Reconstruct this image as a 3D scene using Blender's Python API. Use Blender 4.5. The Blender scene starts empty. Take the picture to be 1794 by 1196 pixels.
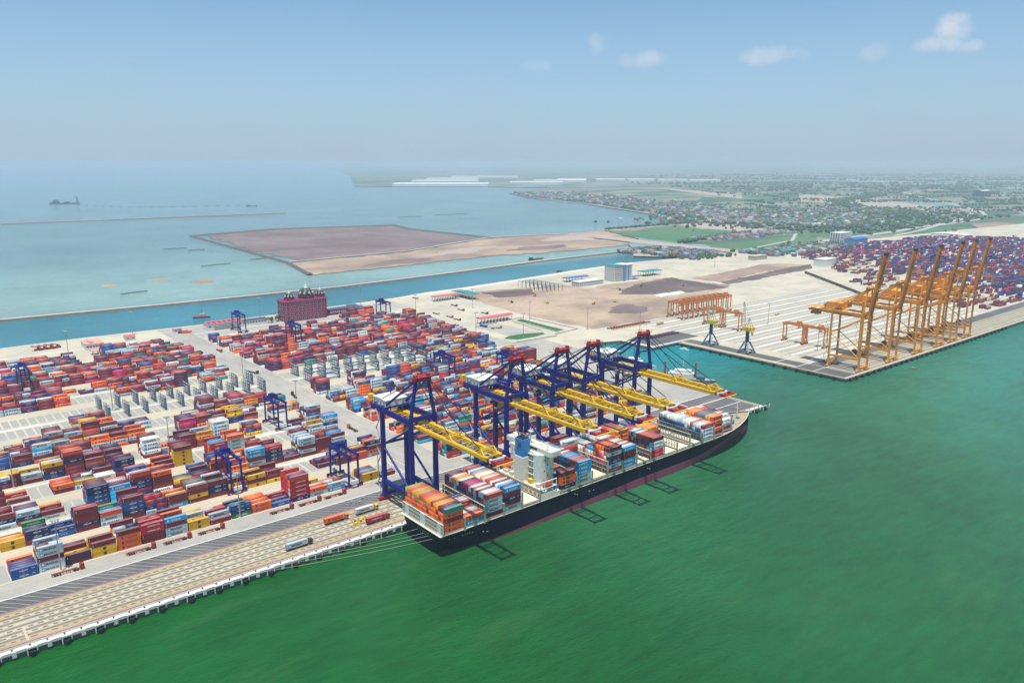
import bpy, bmesh, math, random
import numpy as np
from mathutils import Vector, Matrix
from mathutils.bvhtree import BVHTree
random.seed(11); np.random.seed(11)
S = bpy.context.scene
COL = S.collection
R = math.radians
# ------------------------------------------------------------------ camera
CAM = Vector((0.0, -388.38, 215.0))
FWD = Vector((0.61782, 0.75481, -0.22035)).normalized()
cd = bpy.data.cameras.new('camera'); cd.sensor_width = 36; cd.lens = 1390 / 1794 * 36
cd.clip_start = 1; cd.clip_end = 400000
cam = bpy.data.objects.new('camera', cd); COL.objects.link(cam)
cam.location = CAM; cam.rotation_euler = FWD.to_track_quat('-Z', 'Y').to_euler()
S.camera = cam
RIGHT = FWD.cross(Vector((0, 0, 1))).normalized(); UPV = RIGHT.cross(FWD)
def project(x, y, z):
    d = Vector((x, y, z)) - CAM; w = d.dot(FWD)
    return 897 + 1390 * d.dot(RIGHT) / w, 598 - 1390 * d.dot(UPV) / w, w
# ------------------------------------------------------------------ light, sky, exposure
LDIR = Vector((9, 9, -62)).normalized()
sun = bpy.data.lights.new('sun', 'SUN'); sun.energy = 5.0; sun.angle = R(0.5); sun.color = (1, .965, .90)
so = bpy.data.objects.new('sun', sun); COL.objects.link(so); so.location = (0, 0, 600)
so.rotation_euler = LDIR.to_track_quat('-Z', 'Y').to_euler()
W = bpy.data.worlds.new('World'); S.world = W; W.use_nodes = True
S.view_settings.view_transform = 'Standard'; S.view_settings.look = 'None'
S.view_settings.exposure = 0.05; S.view_settings.gamma = 1
S.cycles.use_denoising = True; S.cycles.max_bounces = 5; S.cycles.diffuse_bounces = 2
S.cycles.glossy_bounces = 2; S.cycles.volume_bounces = 1; S.cycles.transparent_max_bounces = 6
S.cycles.caustics_reflective = False; S.cycles.caustics_refractive = False

class NT:
    def __init__(s, tree): s.t = tree; s.n = tree.nodes; s.l = tree.links
    def new(s, typ, **kw):
        n = s.n.new(typ)
        for k, v in kw.items(): setattr(n, k, v)
        return n
    def set(s, sock, v):
        if isinstance(v, bpy.types.NodeSocket): s.l.new(v, sock)
        elif v is not None:
            if hasattr(sock.default_value, '__len__') and not isinstance(v, str):
                v = tuple(v); 
                if len(v) == 3 and len(sock.default_value) == 4: v = v + (1,)
            sock.default_value = v
    def math(s, op, a, b=None, c=None, clamp=False):
        n = s.new('ShaderNodeMath', operation=op, use_clamp=clamp); s.set(n.inputs[0], a)
        if b is not None: s.set(n.inputs[1], b)
        if c is not None: s.set(n.inputs[2], c)
        return n.outputs[0]
    def noise(s, vec, scale, detail=4, rough=.55):
        n = s.new('ShaderNodeTexNoise'); s.set(n.inputs['Vector'], vec); n.inputs['Scale'].default_value = scale
        n.inputs['Detail'].default_value = detail; n.inputs['Roughness'].default_value = rough
        return n.outputs['Fac']
    def mix(s, f, a, b, mode='MIX'):
        n = s.new('ShaderNodeMix', data_type='RGBA', blend_type=mode); s.set(n.inputs[0], f)
        s.set(n.inputs[6], a); s.set(n.inputs[7], b); return n.outputs[2]
    def ramp(s, f, stops):
        n = s.new('ShaderNodeMapRange', interpolation_type='SMOOTHSTEP'); s.set(n.inputs[0], f)
        n.inputs[1].default_value, n.inputs[2].default_value = stops[:2]
        n.inputs[3].default_value, n.inputs[4].default_value = stops[2:] if len(stops) == 4 else (0, 1)
        return n.outputs[0]

def build_world():
    k = NT(W.node_tree); k.n.clear()
    sky = k.new('ShaderNodeTexSky', sky_type='NISHITA', sun_disc=False)
    sky.sun_elevation = R(78.5); sky.sun_rotation = R(225); sky.altitude = 0
    sky.air_density = 0.6; sky.dust_density = 0.6; sky.ozone_density = 4.0
    tc = k.new('ShaderNodeTexCoord'); sep = k.new('ShaderNodeSeparateXYZ'); k.l.new(tc.outputs['Generated'], sep.inputs[0])
    az = k.math('ARCTAN2', sep.outputs[1], sep.outputs[0]); el = k.math('ARCSINE', sep.outputs[2])
    nz = k.noise(tc.outputs['Generated'], 26, 6, .6); nz2 = k.noise(tc.outputs['Generated'], 7, 3, .5)
    tot = None
    # fair weather puffs low over the land: azimuth, elevation, half widths (deg), strength
    for px, py, wx, wy, st in [(1670, 50, 26, 24, .62), (1652, 78, 36, 14, .5), (1700, 82, 22, 11, .4), (1128, 106, 46, 15, .36), (1046, 78, 20, 19, .34),
                               (1350, 97, 60, 14, .34), (1532, 92, 24, 14, .2), (940, 116, 26, 12, .16)]:
        d = (FWD * 1390 + RIGHT * (px - 897) + UPV * (598 - py)).normalized()
        a0, e0 = math.atan2(d.y, d.x), math.asin(d.z)
        q = k.math('ADD', k.math('POWER', k.math('DIVIDE', k.math('SUBTRACT', az, a0), wx / 1390), 2.0),
                   k.math('POWER', k.math('DIVIDE', k.math('SUBTRACT', el, e0), wy / 1390), 2.0))
        q = k.math('SUBTRACT', 1.0, q)
        q = k.math('ADD', q, k.math('MULTIPLY', k.math('SUBTRACT', nz, .5), 4.2))
        q = k.math('MULTIPLY', k.ramp(q, (-.3, 1.8)), st)
        tot = q if tot is None else k.math('MAXIMUM', tot, q)
    veil = k.math('MULTIPLY', k.ramp(nz2, (.45, .75)), .05)
    col = k.mix(1.0, sky.outputs[0], (.98, 1.30, 1.20), 'MULTIPLY')
    pale = k.math('ADD', k.ramp(el, (R(14), R(-1), .16, .95)), veil)
    col = k.mix(pale, col, (3.1, 4.0, 4.95))
    col = k.mix(tot, col, (6.6, 6.3, 6.4))
    bg = k.new('ShaderNodeBackground'); k.set(bg.inputs[0], col); bg.inputs[1].default_value = 0.13
    out = k.new('ShaderNodeOutputWorld'); k.l.new(bg.outputs[0], out.inputs[0])
build_world()

# ------------------------------------------------------------------ helpers
class MB:
    def __init__(s): s.v = []; s.f = []; s.m = []
    def face(s, pts, m=0):
        b = len(s.v); s.v += [tuple(p) for p in pts]; s.f.append(tuple(range(b, b + len(pts)))); s.m.append(m); return s
    def box(s, x0, x1, y0, y1, z0, z1, m=0):
        b = len(s.v)
        s.v += [(x0, y0, z0), (x1, y0, z0), (x1, y1, z0), (x0, y1, z0), (x0, y0, z1), (x1, y0, z1), (x1, y1, z1), (x0, y1, z1)]
        for q in ((0, 3, 2, 1), (4, 5, 6, 7), (0, 1, 5, 4), (1, 2, 6, 5), (2, 3, 7, 6), (3, 0, 4, 7)):
            s.f.append(tuple(b + i for i in q)); s.m.append(m)
        return s
    def cbox(s, c, d, m=0):
        return s.box(c[0]-d[0]/2, c[0]+d[0]/2, c[1]-d[1]/2, c[1]+d[1]/2, c[2]-d[2]/2, c[2]+d[2]/2, m)
    def beam(s, p, q, w, h=None, m=0, w2=None, h2=None):
        p, q = Vector(p), Vector(q); h = h or w; w2 = w2 or w; h2 = h2 or h
        d = (q - p).normalized(); up = Vector((0, 0, 1)) if abs(d.z) < .95 else Vector((0, 1, 0))
        a = d.cross(up).normalized(); c = a.cross(d)
        b = len(s.v)
        for o, ww, hh in ((p, w, h), (q, w2, h2)):
            for sx, sy in ((-1, -1), (1, -1), (1, 1), (-1, 1)): s.v.append(tuple(o + a * (sx * ww / 2) + c * (sy * hh / 2)))
        for qd in ((0, 1, 2, 3), (7, 6, 5, 4), (0, 4, 5, 1), (1, 5, 6, 2), (2, 6, 7, 3), (3, 7, 4, 0)):
            s.f.append(tuple(b + i for i in qd)); s.m.append(m)
        return s
    def cyl(s, p, q, r, r2=None, n=10, m=0):
        p, q = Vector(p), Vector(q); r2 = r if r2 is None else r2
        d = (q - p).normalized(); up = Vector((0, 0, 1)) if abs(d.z) < .95 else Vector((1, 0, 0))
        a = d.cross(up).normalized(); c = a.cross(d); b = len(s.v)
        for o, rr in ((p, r), (q, r2)):
            for i in range(n):
                t = 2 * math.pi * i / n; s.v.append(tuple(o + a * math.cos(t) * rr + c * math.sin(t) * rr))
        for i in range(n):
            j = (i + 1) % n; s.f.append((b + i, b + j, b + n + j, b + n + i)); s.m.append(m)
        s.f.append(tuple(b + n + i for i in range(n))); s.m.append(m)
        s.f.append(tuple(b + n - 1 - i for i in range(n))); s.m.append(m)
        return s
    def lathe(s, c, prof, n=16, m=0):
        b = len(s.v)
        for r, z in prof:
            for i in range(n):
                t = 2 * math.pi * i / n; s.v.append((c[0] + r * math.cos(t), c[1] + r * math.sin(t), c[2] + z))
        for k in range(len(prof) - 1):
            for i in range(n):
                j = (i + 1) % n
                s.f.append((b + k*n + i, b + k*n + j, b + (k+1)*n + j, b + (k+1)*n + i)); s.m.append(m)
        s.f.append(tuple(b + (len(prof)-1)*n + i for i in range(n))); s.m.append(m)
        return s
    def mesh(s, name, mats):
        me = bpy.data.meshes.new(name); me.from_pydata(s.v, [], s.f); 
        for mm in (mats if isinstance(mats, (list, tuple)) else [mats]): me.materials.append(mm)
        if any(s.m): me.polygons.foreach_set('material_index', s.m)
        me.update(); return me
    def build(s, name, mats, parent=None, loc=None):
        return put(name, s.mesh(name, mats), parent, loc)
def put(name, me, parent=None, loc=None, rz=0):
    o = bpy.data.objects.new(name, me); COL.objects.link(o)
    if parent is not None: o.parent = parent; KIDS.setdefault(parent.name, []).append(o)
    if loc is not None: o.location = loc
    if rz: o.rotation_euler.z = rz
    return o
KIDS = {}
LABELS = {}
def tag(o, label, cat, group=None):
    if label in LABELS: print('DUPLICATE LABEL', label)
    LABELS[label] = 1
    o['label'] = label; o['category'] = cat
    if group: o['group'] = group
    return o
def thing(name, label, cat, loc=(0, 0, 0), rz=0, group=None):
    o = bpy.data.objects.new(name, None); o.empty_display_size = .5; COL.objects.link(o)
    o.location = loc; o.rotation_euler.z = rz
    return tag(o, label, cat, group)
def struct(o, kind='structure'): o['kind'] = kind; return o
def copy_tree(o, parent=None):
    c = o.copy(); COL.objects.link(c)
    if parent is not None: c.parent = parent; KIDS.setdefault(parent.name, []).append(c)
    for ch in list(KIDS.get(o.name, [])): copy_tree(ch, c)
    return c
def clone(root, loc, label, rz=0):
    r = copy_tree(root); r.location = loc; r.rotation_euler.z = rz
    if label in LABELS: print('DUPLICATE LABEL', label)
    LABELS[label] = 1; r['label'] = label
    return r
ORD = ['zeroth', 'first', 'second', 'third', 'fourth', 'fifth', 'sixth', 'seventh', 'eighth', 'ninth', 'tenth', 'eleventh', 'twelfth', 'thirteenth',
       'fourteenth', 'fifteenth', 'sixteenth', 'seventeenth', 'eighteenth', 'nineteenth', 'twentieth', 'twenty-first', 'twenty-second', 'twenty-third',
       'twenty-fourth', 'twenty-fifth', 'twenty-sixth', 'twenty-seventh', 'twenty-eighth', 'twenty-ninth', 'thirtieth']
def ordn(n):
    if n <= 30: return ORD[n]
    t, u = divmod(n, 10)
    tens = {3: 'thirt', 4: 'fort', 5: 'fift', 6: 'sixt', 7: 'sevent', 8: 'eight', 9: 'ninet'}[t]
    return tens + 'ieth' if u == 0 else tens + 'y-' + ORD[u]

# ------------------------------------------------------------------ materials
def mat(name, col, rough=.6, metal=0, var=0, scale=.3, col2=None, bump=0, bscale=2, spec=.4, fine=0, streak=0, sdir=(.012, .55, 1), scol=(.07, .065, .06)):
    m = bpy.data.materials.new(name); m.use_nodes = True; k = NT(m.node_tree)
    b = k.n['Principled BSDF']; b.inputs['Roughness'].default_value = rough; b.inputs['Metallic'].default_value = metal
    b.inputs['Specular IOR Level'].default_value = spec
    c = tuple(col) + (1,)
    if var or col2 or bump or fine or streak:
        g = k.new('ShaderNodeNewGeometry'); P = g.outputs['Position']
        out = c
        if col2: out = k.mix(k.ramp(k.noise(P, scale * .35, 5, .6), (.38, .62)), c, tuple(col2) + (1,))
        if var:
            n = k.noise(P, scale, 6, .65)
            n = k.math('MULTIPLY_ADD', n, var * 2, 1 - var)
            vm = k.new('ShaderNodeMix', data_type='RGBA', blend_type='MULTIPLY'); vm.inputs[0].default_value = 1
            k.set(vm.inputs[6], out); k.set(vm.inputs[7], n); out = vm.outputs[2]
        if fine:
            n = k.noise(P, scale * 9, 3, .6); n = k.math('MULTIPLY_ADD', n, fine * 2, 1 - fine)
            vm = k.new('ShaderNodeMix', data_type='RGBA', blend_type='MULTIPLY'); vm.inputs[0].default_value = 1
            k.set(vm.inputs[6], out); k.set(vm.inputs[7], n); out = vm.outputs[2]
        if streak:     # tyre rubber, oil and weather drawn out along the traffic (or down a hull side)
            mp = k.new('ShaderNodeMapping'); mp.inputs['Scale'].default_value = sdir; k.l.new(P, mp.inputs[0])
            sn = k.math('MULTIPLY', k.ramp(k.noise(mp.outputs[0], 1.0, 5, .7), (.5, .72)), streak)
            sp_ = k.math('MULTIPLY', k.ramp(k.noise(P, .16, 3, .6), (.66, .76)), streak * .6)
            out = k.mix(k.math('MAXIMUM', sn, sp_), out, tuple(scol) + (1,))
        if out is not c: k.set(b.inputs['Base Color'], out)
        else: b.inputs['Base Color'].default_value = c
        if bump:
            bn = k.new('ShaderNodeBump'); bn.inputs['Strength'].default_value = bump; bn.inputs['Distance'].default_value = .3
            k.set(bn.inputs['Height'], k.noise(P, bscale, 4, .6)); k.l.new(bn.outputs[0], b.inputs['Normal'])
    else: b.inputs['Base Color'].default_value = c
    return m
M = {}
def mk(n, *a, **kw): M[n] = mat(n, *a, **kw); return M[n]
mk('yard_concrete', (.54, .48, .37), .85, var=.18, scale=.05, col2=(.44, .40, .32), fine=.16, streak=.28, sdir=(.02, .3, 1), scol=(.20, .17, .13))
mk('hatch_paint', (.42, .41, .39), .8, var=.3, scale=.3, fine=.2)
mk('road_concrete', (.40, .37, .32), .85, var=.18, scale=.06, col2=(.33, .31, .28), fine=.14, streak=.35)
mk('cross_concrete', (.40, .37, .32), .85, var=.18, scale=.06, col2=(.33, .31, .28), fine=.14, streak=.4, sdir=(.5, .012, 1))
mk('apron_concrete', (.30, .275, .23), .85, var=.16, scale=.1, col2=(.35, .315, .26), fine=.16, streak=.45)
mk('asphalt', (.10, .097, .097), .85, var=.25, scale=.08, col2=(.14, .13, .125), fine=.16, streak=.4)
mk('slot_grey', (.33, .32, .29), .85, var=.14, scale=.12, fine=.12)
mk('runway_beige', (.50, .42, .29), .8, var=.1, scale=.1, fine=.08)
mk('white_paint', (.74, .74, .70), .7, var=.1, scale=.3, fine=.12)
mk('yellow_paint', (.47, .33, .14), .7, var=.14, scale=.3, fine=.1)
mk('brown_dash', (.20, .16, .10), .8, var=.2, scale=.4)
mk('track_grey', (.17, .155, .13), .8, var=.2, scale=.25)
mk('red_line', (.50, .14, .12), .7, var=.15, scale=.3)
mk('cope_white', (.66, .65, .60), .7, var=.14, scale=.25, fine=.1)
mk('quay_wall', (.16, .155, .145), .9, var=.3, scale=.3)
mk('rubber', (.012, .013, .016), .6)
mk('iron_dark', (.03, .03, .035), .5)
mk('sand', (.40, .285, .205), .95, var=.35, scale=.014, col2=(.27, .19, .15), fine=.2)
mk('construction', (.44, .32, .23), .95, var=.38, scale=.02, col2=(.27, .195, .15), fine=.25)
mk('dark_soil', (.11, .08, .075), .95, var=.4, scale=.03, col2=(.17, .125, .11), fine=.25)
mk('mudflat', (.155, .105, .105), .9, var=.35, scale=.012, col2=(.21, .155, .145), fine=.2)
mk('rock_dike', (.10, .09, .085), .95, var=.4, scale=.1, fine=.3)
mk('dike_top', (.46, .41, .35), .9, var=.2, scale=.1)
def far_ground():
    m = bpy.data.materials.new('far_ground'); m.use_nodes = True; k = NT(m.node_tree); b = k.n['Principled BSDF']; b.inputs['Roughness'].default_value = .95
    g = k.new('ShaderNodeNewGeometry'); P = g.outputs['Position']
    mp = k.new('ShaderNodeMapping'); mp.inputs['Rotation'].default_value = (0, 0, R(-34)); mp.inputs['Scale'].default_value = (1, 2.4, 1); k.l.new(P, mp.inputs[0])
    v = k.new('ShaderNodeTexVoronoi'); v.inputs['Scale'].default_value = .0021; k.l.new(mp.outputs[0], v.inputs['Vector'])
    sp = k.new('ShaderNodeSeparateColor'); k.l.new(v.outputs['Color'], sp.inputs[0])
    c = k.mix(k.ramp(sp.outputs[0], (.3, .55)), (.045, .105, .060, 1), (.085, .145, .070, 1))
    c = k.mix(k.ramp(sp.outputs[1], (.62, .70)), c, (.19, .20, .13, 1))
    c = k.mix(k.ramp(sp.outputs[2], (.80, .84)), c, (.26, .22, .18, 1))
    c = k.mix(k.ramp(sp.outputs[1], (.92, .94)), c, (.16, .26, .28, 1))      # fish ponds
    n = k.math('MULTIPLY_ADD', k.noise(P, .012, 6, .7), 1.3, .35); n2 = k.math('MULTIPLY_ADD', k.noise(mp.outputs[0], .0012, 4, .6), 1.0, .5)
    for f in (n, n2):
        vm = k.new('ShaderNodeMix', data_type='RGBA', blend_type='MULTIPLY'); vm.inputs[0].default_value = 1; k.set(vm.inputs[6], c); k.set(vm.inputs[7], f); c = vm.outputs[2]
    k.set(b.inputs['Base Color'], c); M['far_ground'] = m
far_ground()
mk('grass', (.03, .13, .045), .95, var=.3, scale=.03, fine=.2)
mk('green_field', (.035, .16, .07), .95, var=.3, scale=.012, col2=(.10, .17, .08), fine=.2)
mk('green_field_pale', (.09, .19, .09), .95, var=.3, scale=.006, col2=(.05, .13, .06), fine=.2)
mk('bare_field', (.40, .32, .27), .95, var=.2, scale=.01, fine=.12)
mk('pale_road', (.42, .40, .36), .9, var=.1, scale=.02)
mk('pond', (.25, .36, .38), .3, var=.08, scale=.002)
# steelwork
mk('crane_blue', (.006, .013, .20), .5, var=.22, scale=.35, spec=.2)
mk('stay_dark', (.008, .014, .06), .5)
mk('crane_yellow', (.80, .47, .015), .45, var=.15, scale=.4)
mk('crane_red', (.42, .010, .025), .5, var=.2, scale=.4)
mk('crane_orange', (.90, .36, .03), .5, var=.16, scale=.3, col2=(.78, .28, .025))
mk('rtg_orange', (.68, .24, .05), .5, var=.2, scale=.3, col2=(.56, .18, .04))
mk('rust_boom', (.86, .29, .035), .6, var=.2, scale=.2, col2=(.66, .20, .04))
mk('house_white', (.75, .74, .69), .55, var=.1, scale=.2)
mk('steel_grey', (.33, .36, .38), .5, var=.15, scale=.4)
mk('portal_blue', (.12, .22, .32), .5, var=.2, scale=.4)
mk('navy_column', (.015, .04, .11), .5)
mk('rack_steel', (.06, .14, .22), .5, var=.2, scale=.5)
mk('rack_light', (.48, .52, .52), .6)
mk('mast_steel', (.32, .33, .33), .5)
mk('glass', (.02, .03, .04), .15, spec=.6)
# ship
mk('hull_navy', (.0025, .005, .026), .55, var=.25, scale=.12, spec=.1, streak=.32, sdir=(.5, .5, .06), scol=(.07, .035, .03))
mk('boot_red', (.34, .06, .095), .6, var=.3, scale=.18, col2=(.28, .07, .12), streak=.4, sdir=(.4, .4, .05), scol=(.10, .05, .05))
mk('ship_deck', (.36, .29, .20), .8, var=.25, scale=.2)
mk('hatch_cream', (.66, .60, .47), .7, var=.15, scale=.15, fine=.1)
mk('lash_frame', (.42, .37, .28), .7, var=.2, scale=.3)
mk('ship_white', (.80, .78, .71), .55, var=.14, scale=.25, col2=(.74, .69, .58), streak=.22, sdir=(.7, .7, .08), scol=(.34, .22, .12))
mk('pale_panel', (.70, .80, .80), .6, var=.08, scale=.3)
mk('funnel_blue', (.02, .22, .55), .45, var=.08, scale=.2)
mk('boat_orange', (.75, .11, .03), .45)
mk('rope', (.5, .47, .38), .9)
# buildings
mk('brick_red', (.24, .015, .085), .8, var=.15, scale=.3)
mk('brick_light', (.46, .10, .19), .8, var=.15, scale=.3)
mk('trim_pale', (.62, .50, .52), .7)
mk('dome_green', (.012, .035, .03), .5)
mk('roof_red', (.55, .10, .12), .7, var=.15, scale=.2)
mk('roof_pink', (.62, .30, .27), .75, var=.15, scale=.2)
mk('roof_navy', (.06, .08, .13), .6, var=.1, scale=.2)
mk('roof_teal', (.03, .25, .24), .55, var=.15, scale=.2)
mk('roof_blue', (.02, .14, .42), .55, var=.1, scale=.2)
mk('wall_white', (.74, .74, .71), .7, var=.08, scale=.2)
mk('wall_blue', (.10, .32, .55), .6)
mk('shed_grey', (.30, .34, .32), .7)
mk('foliage', (.05, .10, .05), .9, var=.4, scale=1.2)
mk('trunk', (.14, .10, .07), .9)
# vehicles
mk('truck_red', (.42, .03, .02), .5); mk('truck_white', (.7, .7, .68), .45); mk('truck_yellow', (.70, .50, .04), .5)
mk('truck_dark', (.05, .05, .04), .5); mk('truck_orange', (.65, .2, .03), .5); mk('chassis_red', (.38, .05, .03), .6, var=.2, scale=.6)

def water_material():
    m = bpy.data.materials.new('water'); m.use_nodes = True; k = NT(m.node_tree); b = k.n['Principled BSDF']
    g = k.new('ShaderNodeNewGeometry'); P = g.outputs['Position']; sp = k.new('ShaderNodeSeparateXYZ'); k.l.new(P, sp.inputs[0])
    X, Y = sp.outputs[0], sp.outputs[1]
    wz = k.math('SUBTRACT', k.noise(P, .004, 4, .55), .5); fz = k.math('SUBTRACT', k.noise(P, .03, 5, .6), .5)
    # silt-green river water turns teal towards the sea and blue-grey in the outer bay
    t = k.math('ADD', X, k.math('MULTIPLY', k.math('ADD', Y, 60.0), .35)); t = k.math('ADD', t, k.math('MULTIPLY', wz, 420.0))
    river = k.mix(k.ramp(t, (40, 260)), (.006, .090, .012, 1), (.009, .083, .020, 1))
    river = k.mix(k.ramp(t, (180, 640)), river, (.022, .118, .056, 1))
    river = k.mix(k.ramp(t, (560, 1100)), river, (.030, .185, .125, 1))
    bay = k.mix(k.ramp(k.math('ADD', Y, k.math('MULTIPLY', wz, 200.0)), (1000, 1900)), (.22, .35, .32, 1), (.125, .225, .24, 1))
    canal = k.mix(k.ramp(Y, (890, 960)), (.03, .19, .245, 1), bay)
    c = k.mix(k.ramp(k.math('ADD', Y, k.math('MULTIPLY', wz, 60.0)), (10, 210)), river, k.mix(k.ramp(Y, (300, 500)), (.008, .22, .25, 1), canal))
    m2 = k.new('ShaderNodeMapping'); m2.inputs['Rotation'].default_value = (0, 0, R(20)); m2.inputs['Scale'].default_value = (1, 3.5, 1); k.l.new(P, m2.inputs[0])
    sz = k.math('SUBTRACT', k.noise(m2.outputs[0], .05, 6, .7), .5); s2 = k.math('SUBTRACT', k.noise(m2.outputs[0], .011, 4, .6), .5)
    silt = k.math('MULTIPLY', k.ramp(s2, (.04, .22)), k.ramp(Y, (40, -20)))
    c = k.mix(k.math('MULTIPLY', silt, .4), c, (.030, .11, .030, 1))      # brownish silt plumes in the river
    n = k.math('MULTIPLY_ADD', k.math('ADD', k.math('ADD', wz, k.math('MULTIPLY', fz, .5)), k.math('MULTIPLY', sz, .9)), .9, 1.0)
    vm = k.new('ShaderNodeMix', data_type='RGBA', blend_type='MULTIPLY'); vm.inputs[0].default_value = 1; k.set(vm.inputs[6], c); k.set(vm.inputs[7], n)
    k.set(b.inputs['Base Color'], vm.outputs[2])
    b.inputs['Roughness'].default_value = .14; b.inputs['IOR'].default_value = 1.33
    b.inputs['Specular IOR Level'].default_value = .3
    # ripples: wind chop, longer swell lines and slick streaks
    mp = k.new('ShaderNodeMapping'); mp.inputs['Rotation'].default_value = (0, 0, R(28)); mp.inputs['Scale'].default_value = (1, 2.6, 1); k.l.new(P, mp.inputs[0])
    h = k.math('ADD', k.math('MULTIPLY', k.noise(mp.outputs[0], .07, 5, .62), 1.6), k.math('MULTIPLY', k.noise(mp.outputs[0], .30, 5, .65), .8))
    bn = k.new('ShaderNodeBump'); bn.inputs['Strength'].default_value = .55; bn.inputs['Distance'].default_value = 1.6
    k.set(bn.inputs['Height'], h); k.l.new(bn.outputs[0], b.inputs['Normal'])
    M['water'] = m
water_material()

def paint_materials():
    for name, kind in (('container_paint', 'o'), ('mass_paint', 'a')):
        m = bpy.data.materials.new(name); m.use_nodes = True; k = NT(m.node_tree); b = k.n['Principled BSDF']
        if kind == 'o': src = k.new('ShaderNodeObjectInfo').outputs['Color']
        else:
            a = k.new('ShaderNodeAttribute'); a.attribute_name = 'paint'; src = a.outputs['Color']
        g = k.new('ShaderNodeNewGeometry'); P = g.outputs['Position']
        # dust, fade and rust streaks
        n = k.noise(P, .35, 6, .7); n2 = k.noise(P, 1.6, 4, .7)
        c = k.mix(k.math('MULTIPLY', k.ramp(n, (.55, .8)), .22), src, (.36, .26, .20, 1))
        nz = k.new('ShaderNodeSeparateXYZ'); k.l.new(g.outputs['Normal'], nz.inputs[0])
        up = k.math('MULTIPLY', k.ramp(nz.outputs[2], (.6, .95)), k.math('MULTIPLY_ADD', n, .42, .0))
        c = k.mix(up, c, (.60, .50, .46, 1))      # dust settles on the roofs
        v = k.math('MULTIPLY_ADD', n2, .5, .76)
        vm = k.new('ShaderNodeMix', data_type='RGBA', blend_type='MULTIPLY'); vm.inputs[0].default_value = 1; k.set(vm.inputs[6], c); k.set(vm.inputs[7], v)
        # corrugated sheet relief along the sides
        sp = k.new('ShaderNodeSeparateXYZ'); k.l.new(P, sp.inputs[0])
        w = k.math('SINE', k.math('MULTIPLY', k.math('ADD', sp.outputs[0], sp.outputs[1]), 14.0))
        bn = k.new('ShaderNodeBump'); bn.inputs['Strength'].default_value = .35; bn.inputs['Distance'].default_value = .04
        k.set(bn.inputs['Height'], w); k.l.new(bn.outputs[0], b.inputs['Normal'])
        k.set(b.inputs['Base Color'], vm.outputs[2]); b.inputs['Roughness'].default_value = .55; b.inputs['Specular IOR Level'].default_value = .35
        M[name] = m
paint_materials()
# ------------------------------------------------------------------ the setting
def sheet(name, pts, z, m, parent=None, kind='structure'):
    o = MB().face([(x, y, z) for x, y in pts]).build(name, M[m], parent)
    if parent is None: struct(o, kind)
    return o
def rect(x0, x1, y0, y1): return [(x0, y0), (x1, y0), (x1, y1), (x0, y1)]
def land(name, pts, z, zb, m, ms):
    b = MB().face([(x, y, z) for x, y in pts]); n = len(pts)
    for i in range(n):
        (xa, ya), (xb, yb) = pts[i], pts[(i + 1) % n]
        b.face([(xa, ya, zb), (xb, yb, zb), (xb, yb, z), (xa, ya, z)], 1)
    return struct(b.build(name, [M[m], M[ms]]))
WZ = -4.0
def rough(pts, step=14, amp=5, seed=1):
    rg = random.Random(seed); out = []
    for i, (xa, ya) in enumerate(pts):
        xb, yb = pts[(i + 1) % len(pts)]; L = math.hypot(xb - xa, yb - ya); n = max(1, int(L / step)); nx, ny = -(yb - ya) / max(L, .01), (xb - xa) / max(L, .01)
        for k in range(n):
            t = k / n; d = rg.uniform(-amp, amp) if k else 0; out.append((xa + (xb - xa) * t + nx * d, ya + (yb - ya) * t + ny * d))
    return out
HZ = 85000
sheet('water', rect(-HZ, HZ, -HZ, HZ), WZ, 'water')
TERM = [(-400, 0), (611, 0), (608, 192), (664, 266), (680, 277), (710, 267), (711, 218), (762.7, 218.5), (758, 0), (3400, 0), (3400, 660),
        (1497, 771), (1296, 794), (1109, 778), (937, 752), (795, 735), (728, 733), (657, 717), (336, 697), (197, 706), (-400, 690)]
ground = land('terminal_ground', TERM, 0, -9, 'yard_concrete', 'quay_wall')
land('far_land', [(1450, 640), (1497, 790), (1470, 898), (1500, 960), (1614, 1086), (1738, 1156), (1875, 1425), (2170, 1463), (2366, 1442), (2518, 1507),
                  (2553, 1644), (2750, 2130), (3153, 2937), (3255, 3431), (3638, 4088), (4600, 4700), (4409, 5379), (3735, 5931), (3505, 6119),
                  (6505, 11872), (30000, 60000), (80000, 60000), (80000, -3000), (3300, -40), (3300, 640)], -.7, -7, 'far_ground', 'rock_dike')
# --- paved areas of the container terminal (each sheet a few mm above the one below)
Z1, Z2, Z3, Z4 = .006, .012, .018, .024
sheet('quay_road', rect(-120, 611, 53.5, 70.5), Z1, 'road_concrete')
sheet('cross_road', rect(284, 314.5, 70.6, 690), Z2, 'cross_concrete')
sheet('rear_road', rect(315, 700, 628, 690), Z1, 'road_concrete')
sheet('west_yard_road', rect(100, 283.5, 600, 680), Z1, 'yard_concrete')
sheet('jetty_paving', [(556, 60), (606, 60), (606, 190), (640, 240), (640, 330), (590, 480), (556, 480)], Z2, 'road_concrete')
hatched = sheet('hatched_lane', rect(-120, 611, 39.3, 53.2), Z1, 'asphalt')
apron = sheet('quay_apron', rect(-120, 611, 1.6, 38.9), Z1, 'apron_concrete')
jet = sheet('jetty_asphalt', rect(565, 607, 5, 36), Z3, 'asphalt')
b = MB()
x = -110.0
while x < 600:
    b.face([(x, 40.2, Z3), (x + .42, 40.2, Z3), (x - 11.58, 52.4, Z3), (x - 12.0, 52.4, Z3)]); x += 5.0
struct(b.build('hatch_marking', M['hatch_paint'], hatched), 'stuff')
MB().face([(-120, 52.7, Z3), (611, 52.7, Z3), (611, 53.5, Z3), (-120, 53.5, Z3)]).build('edge_line', M['white_paint'], hatched)
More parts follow.
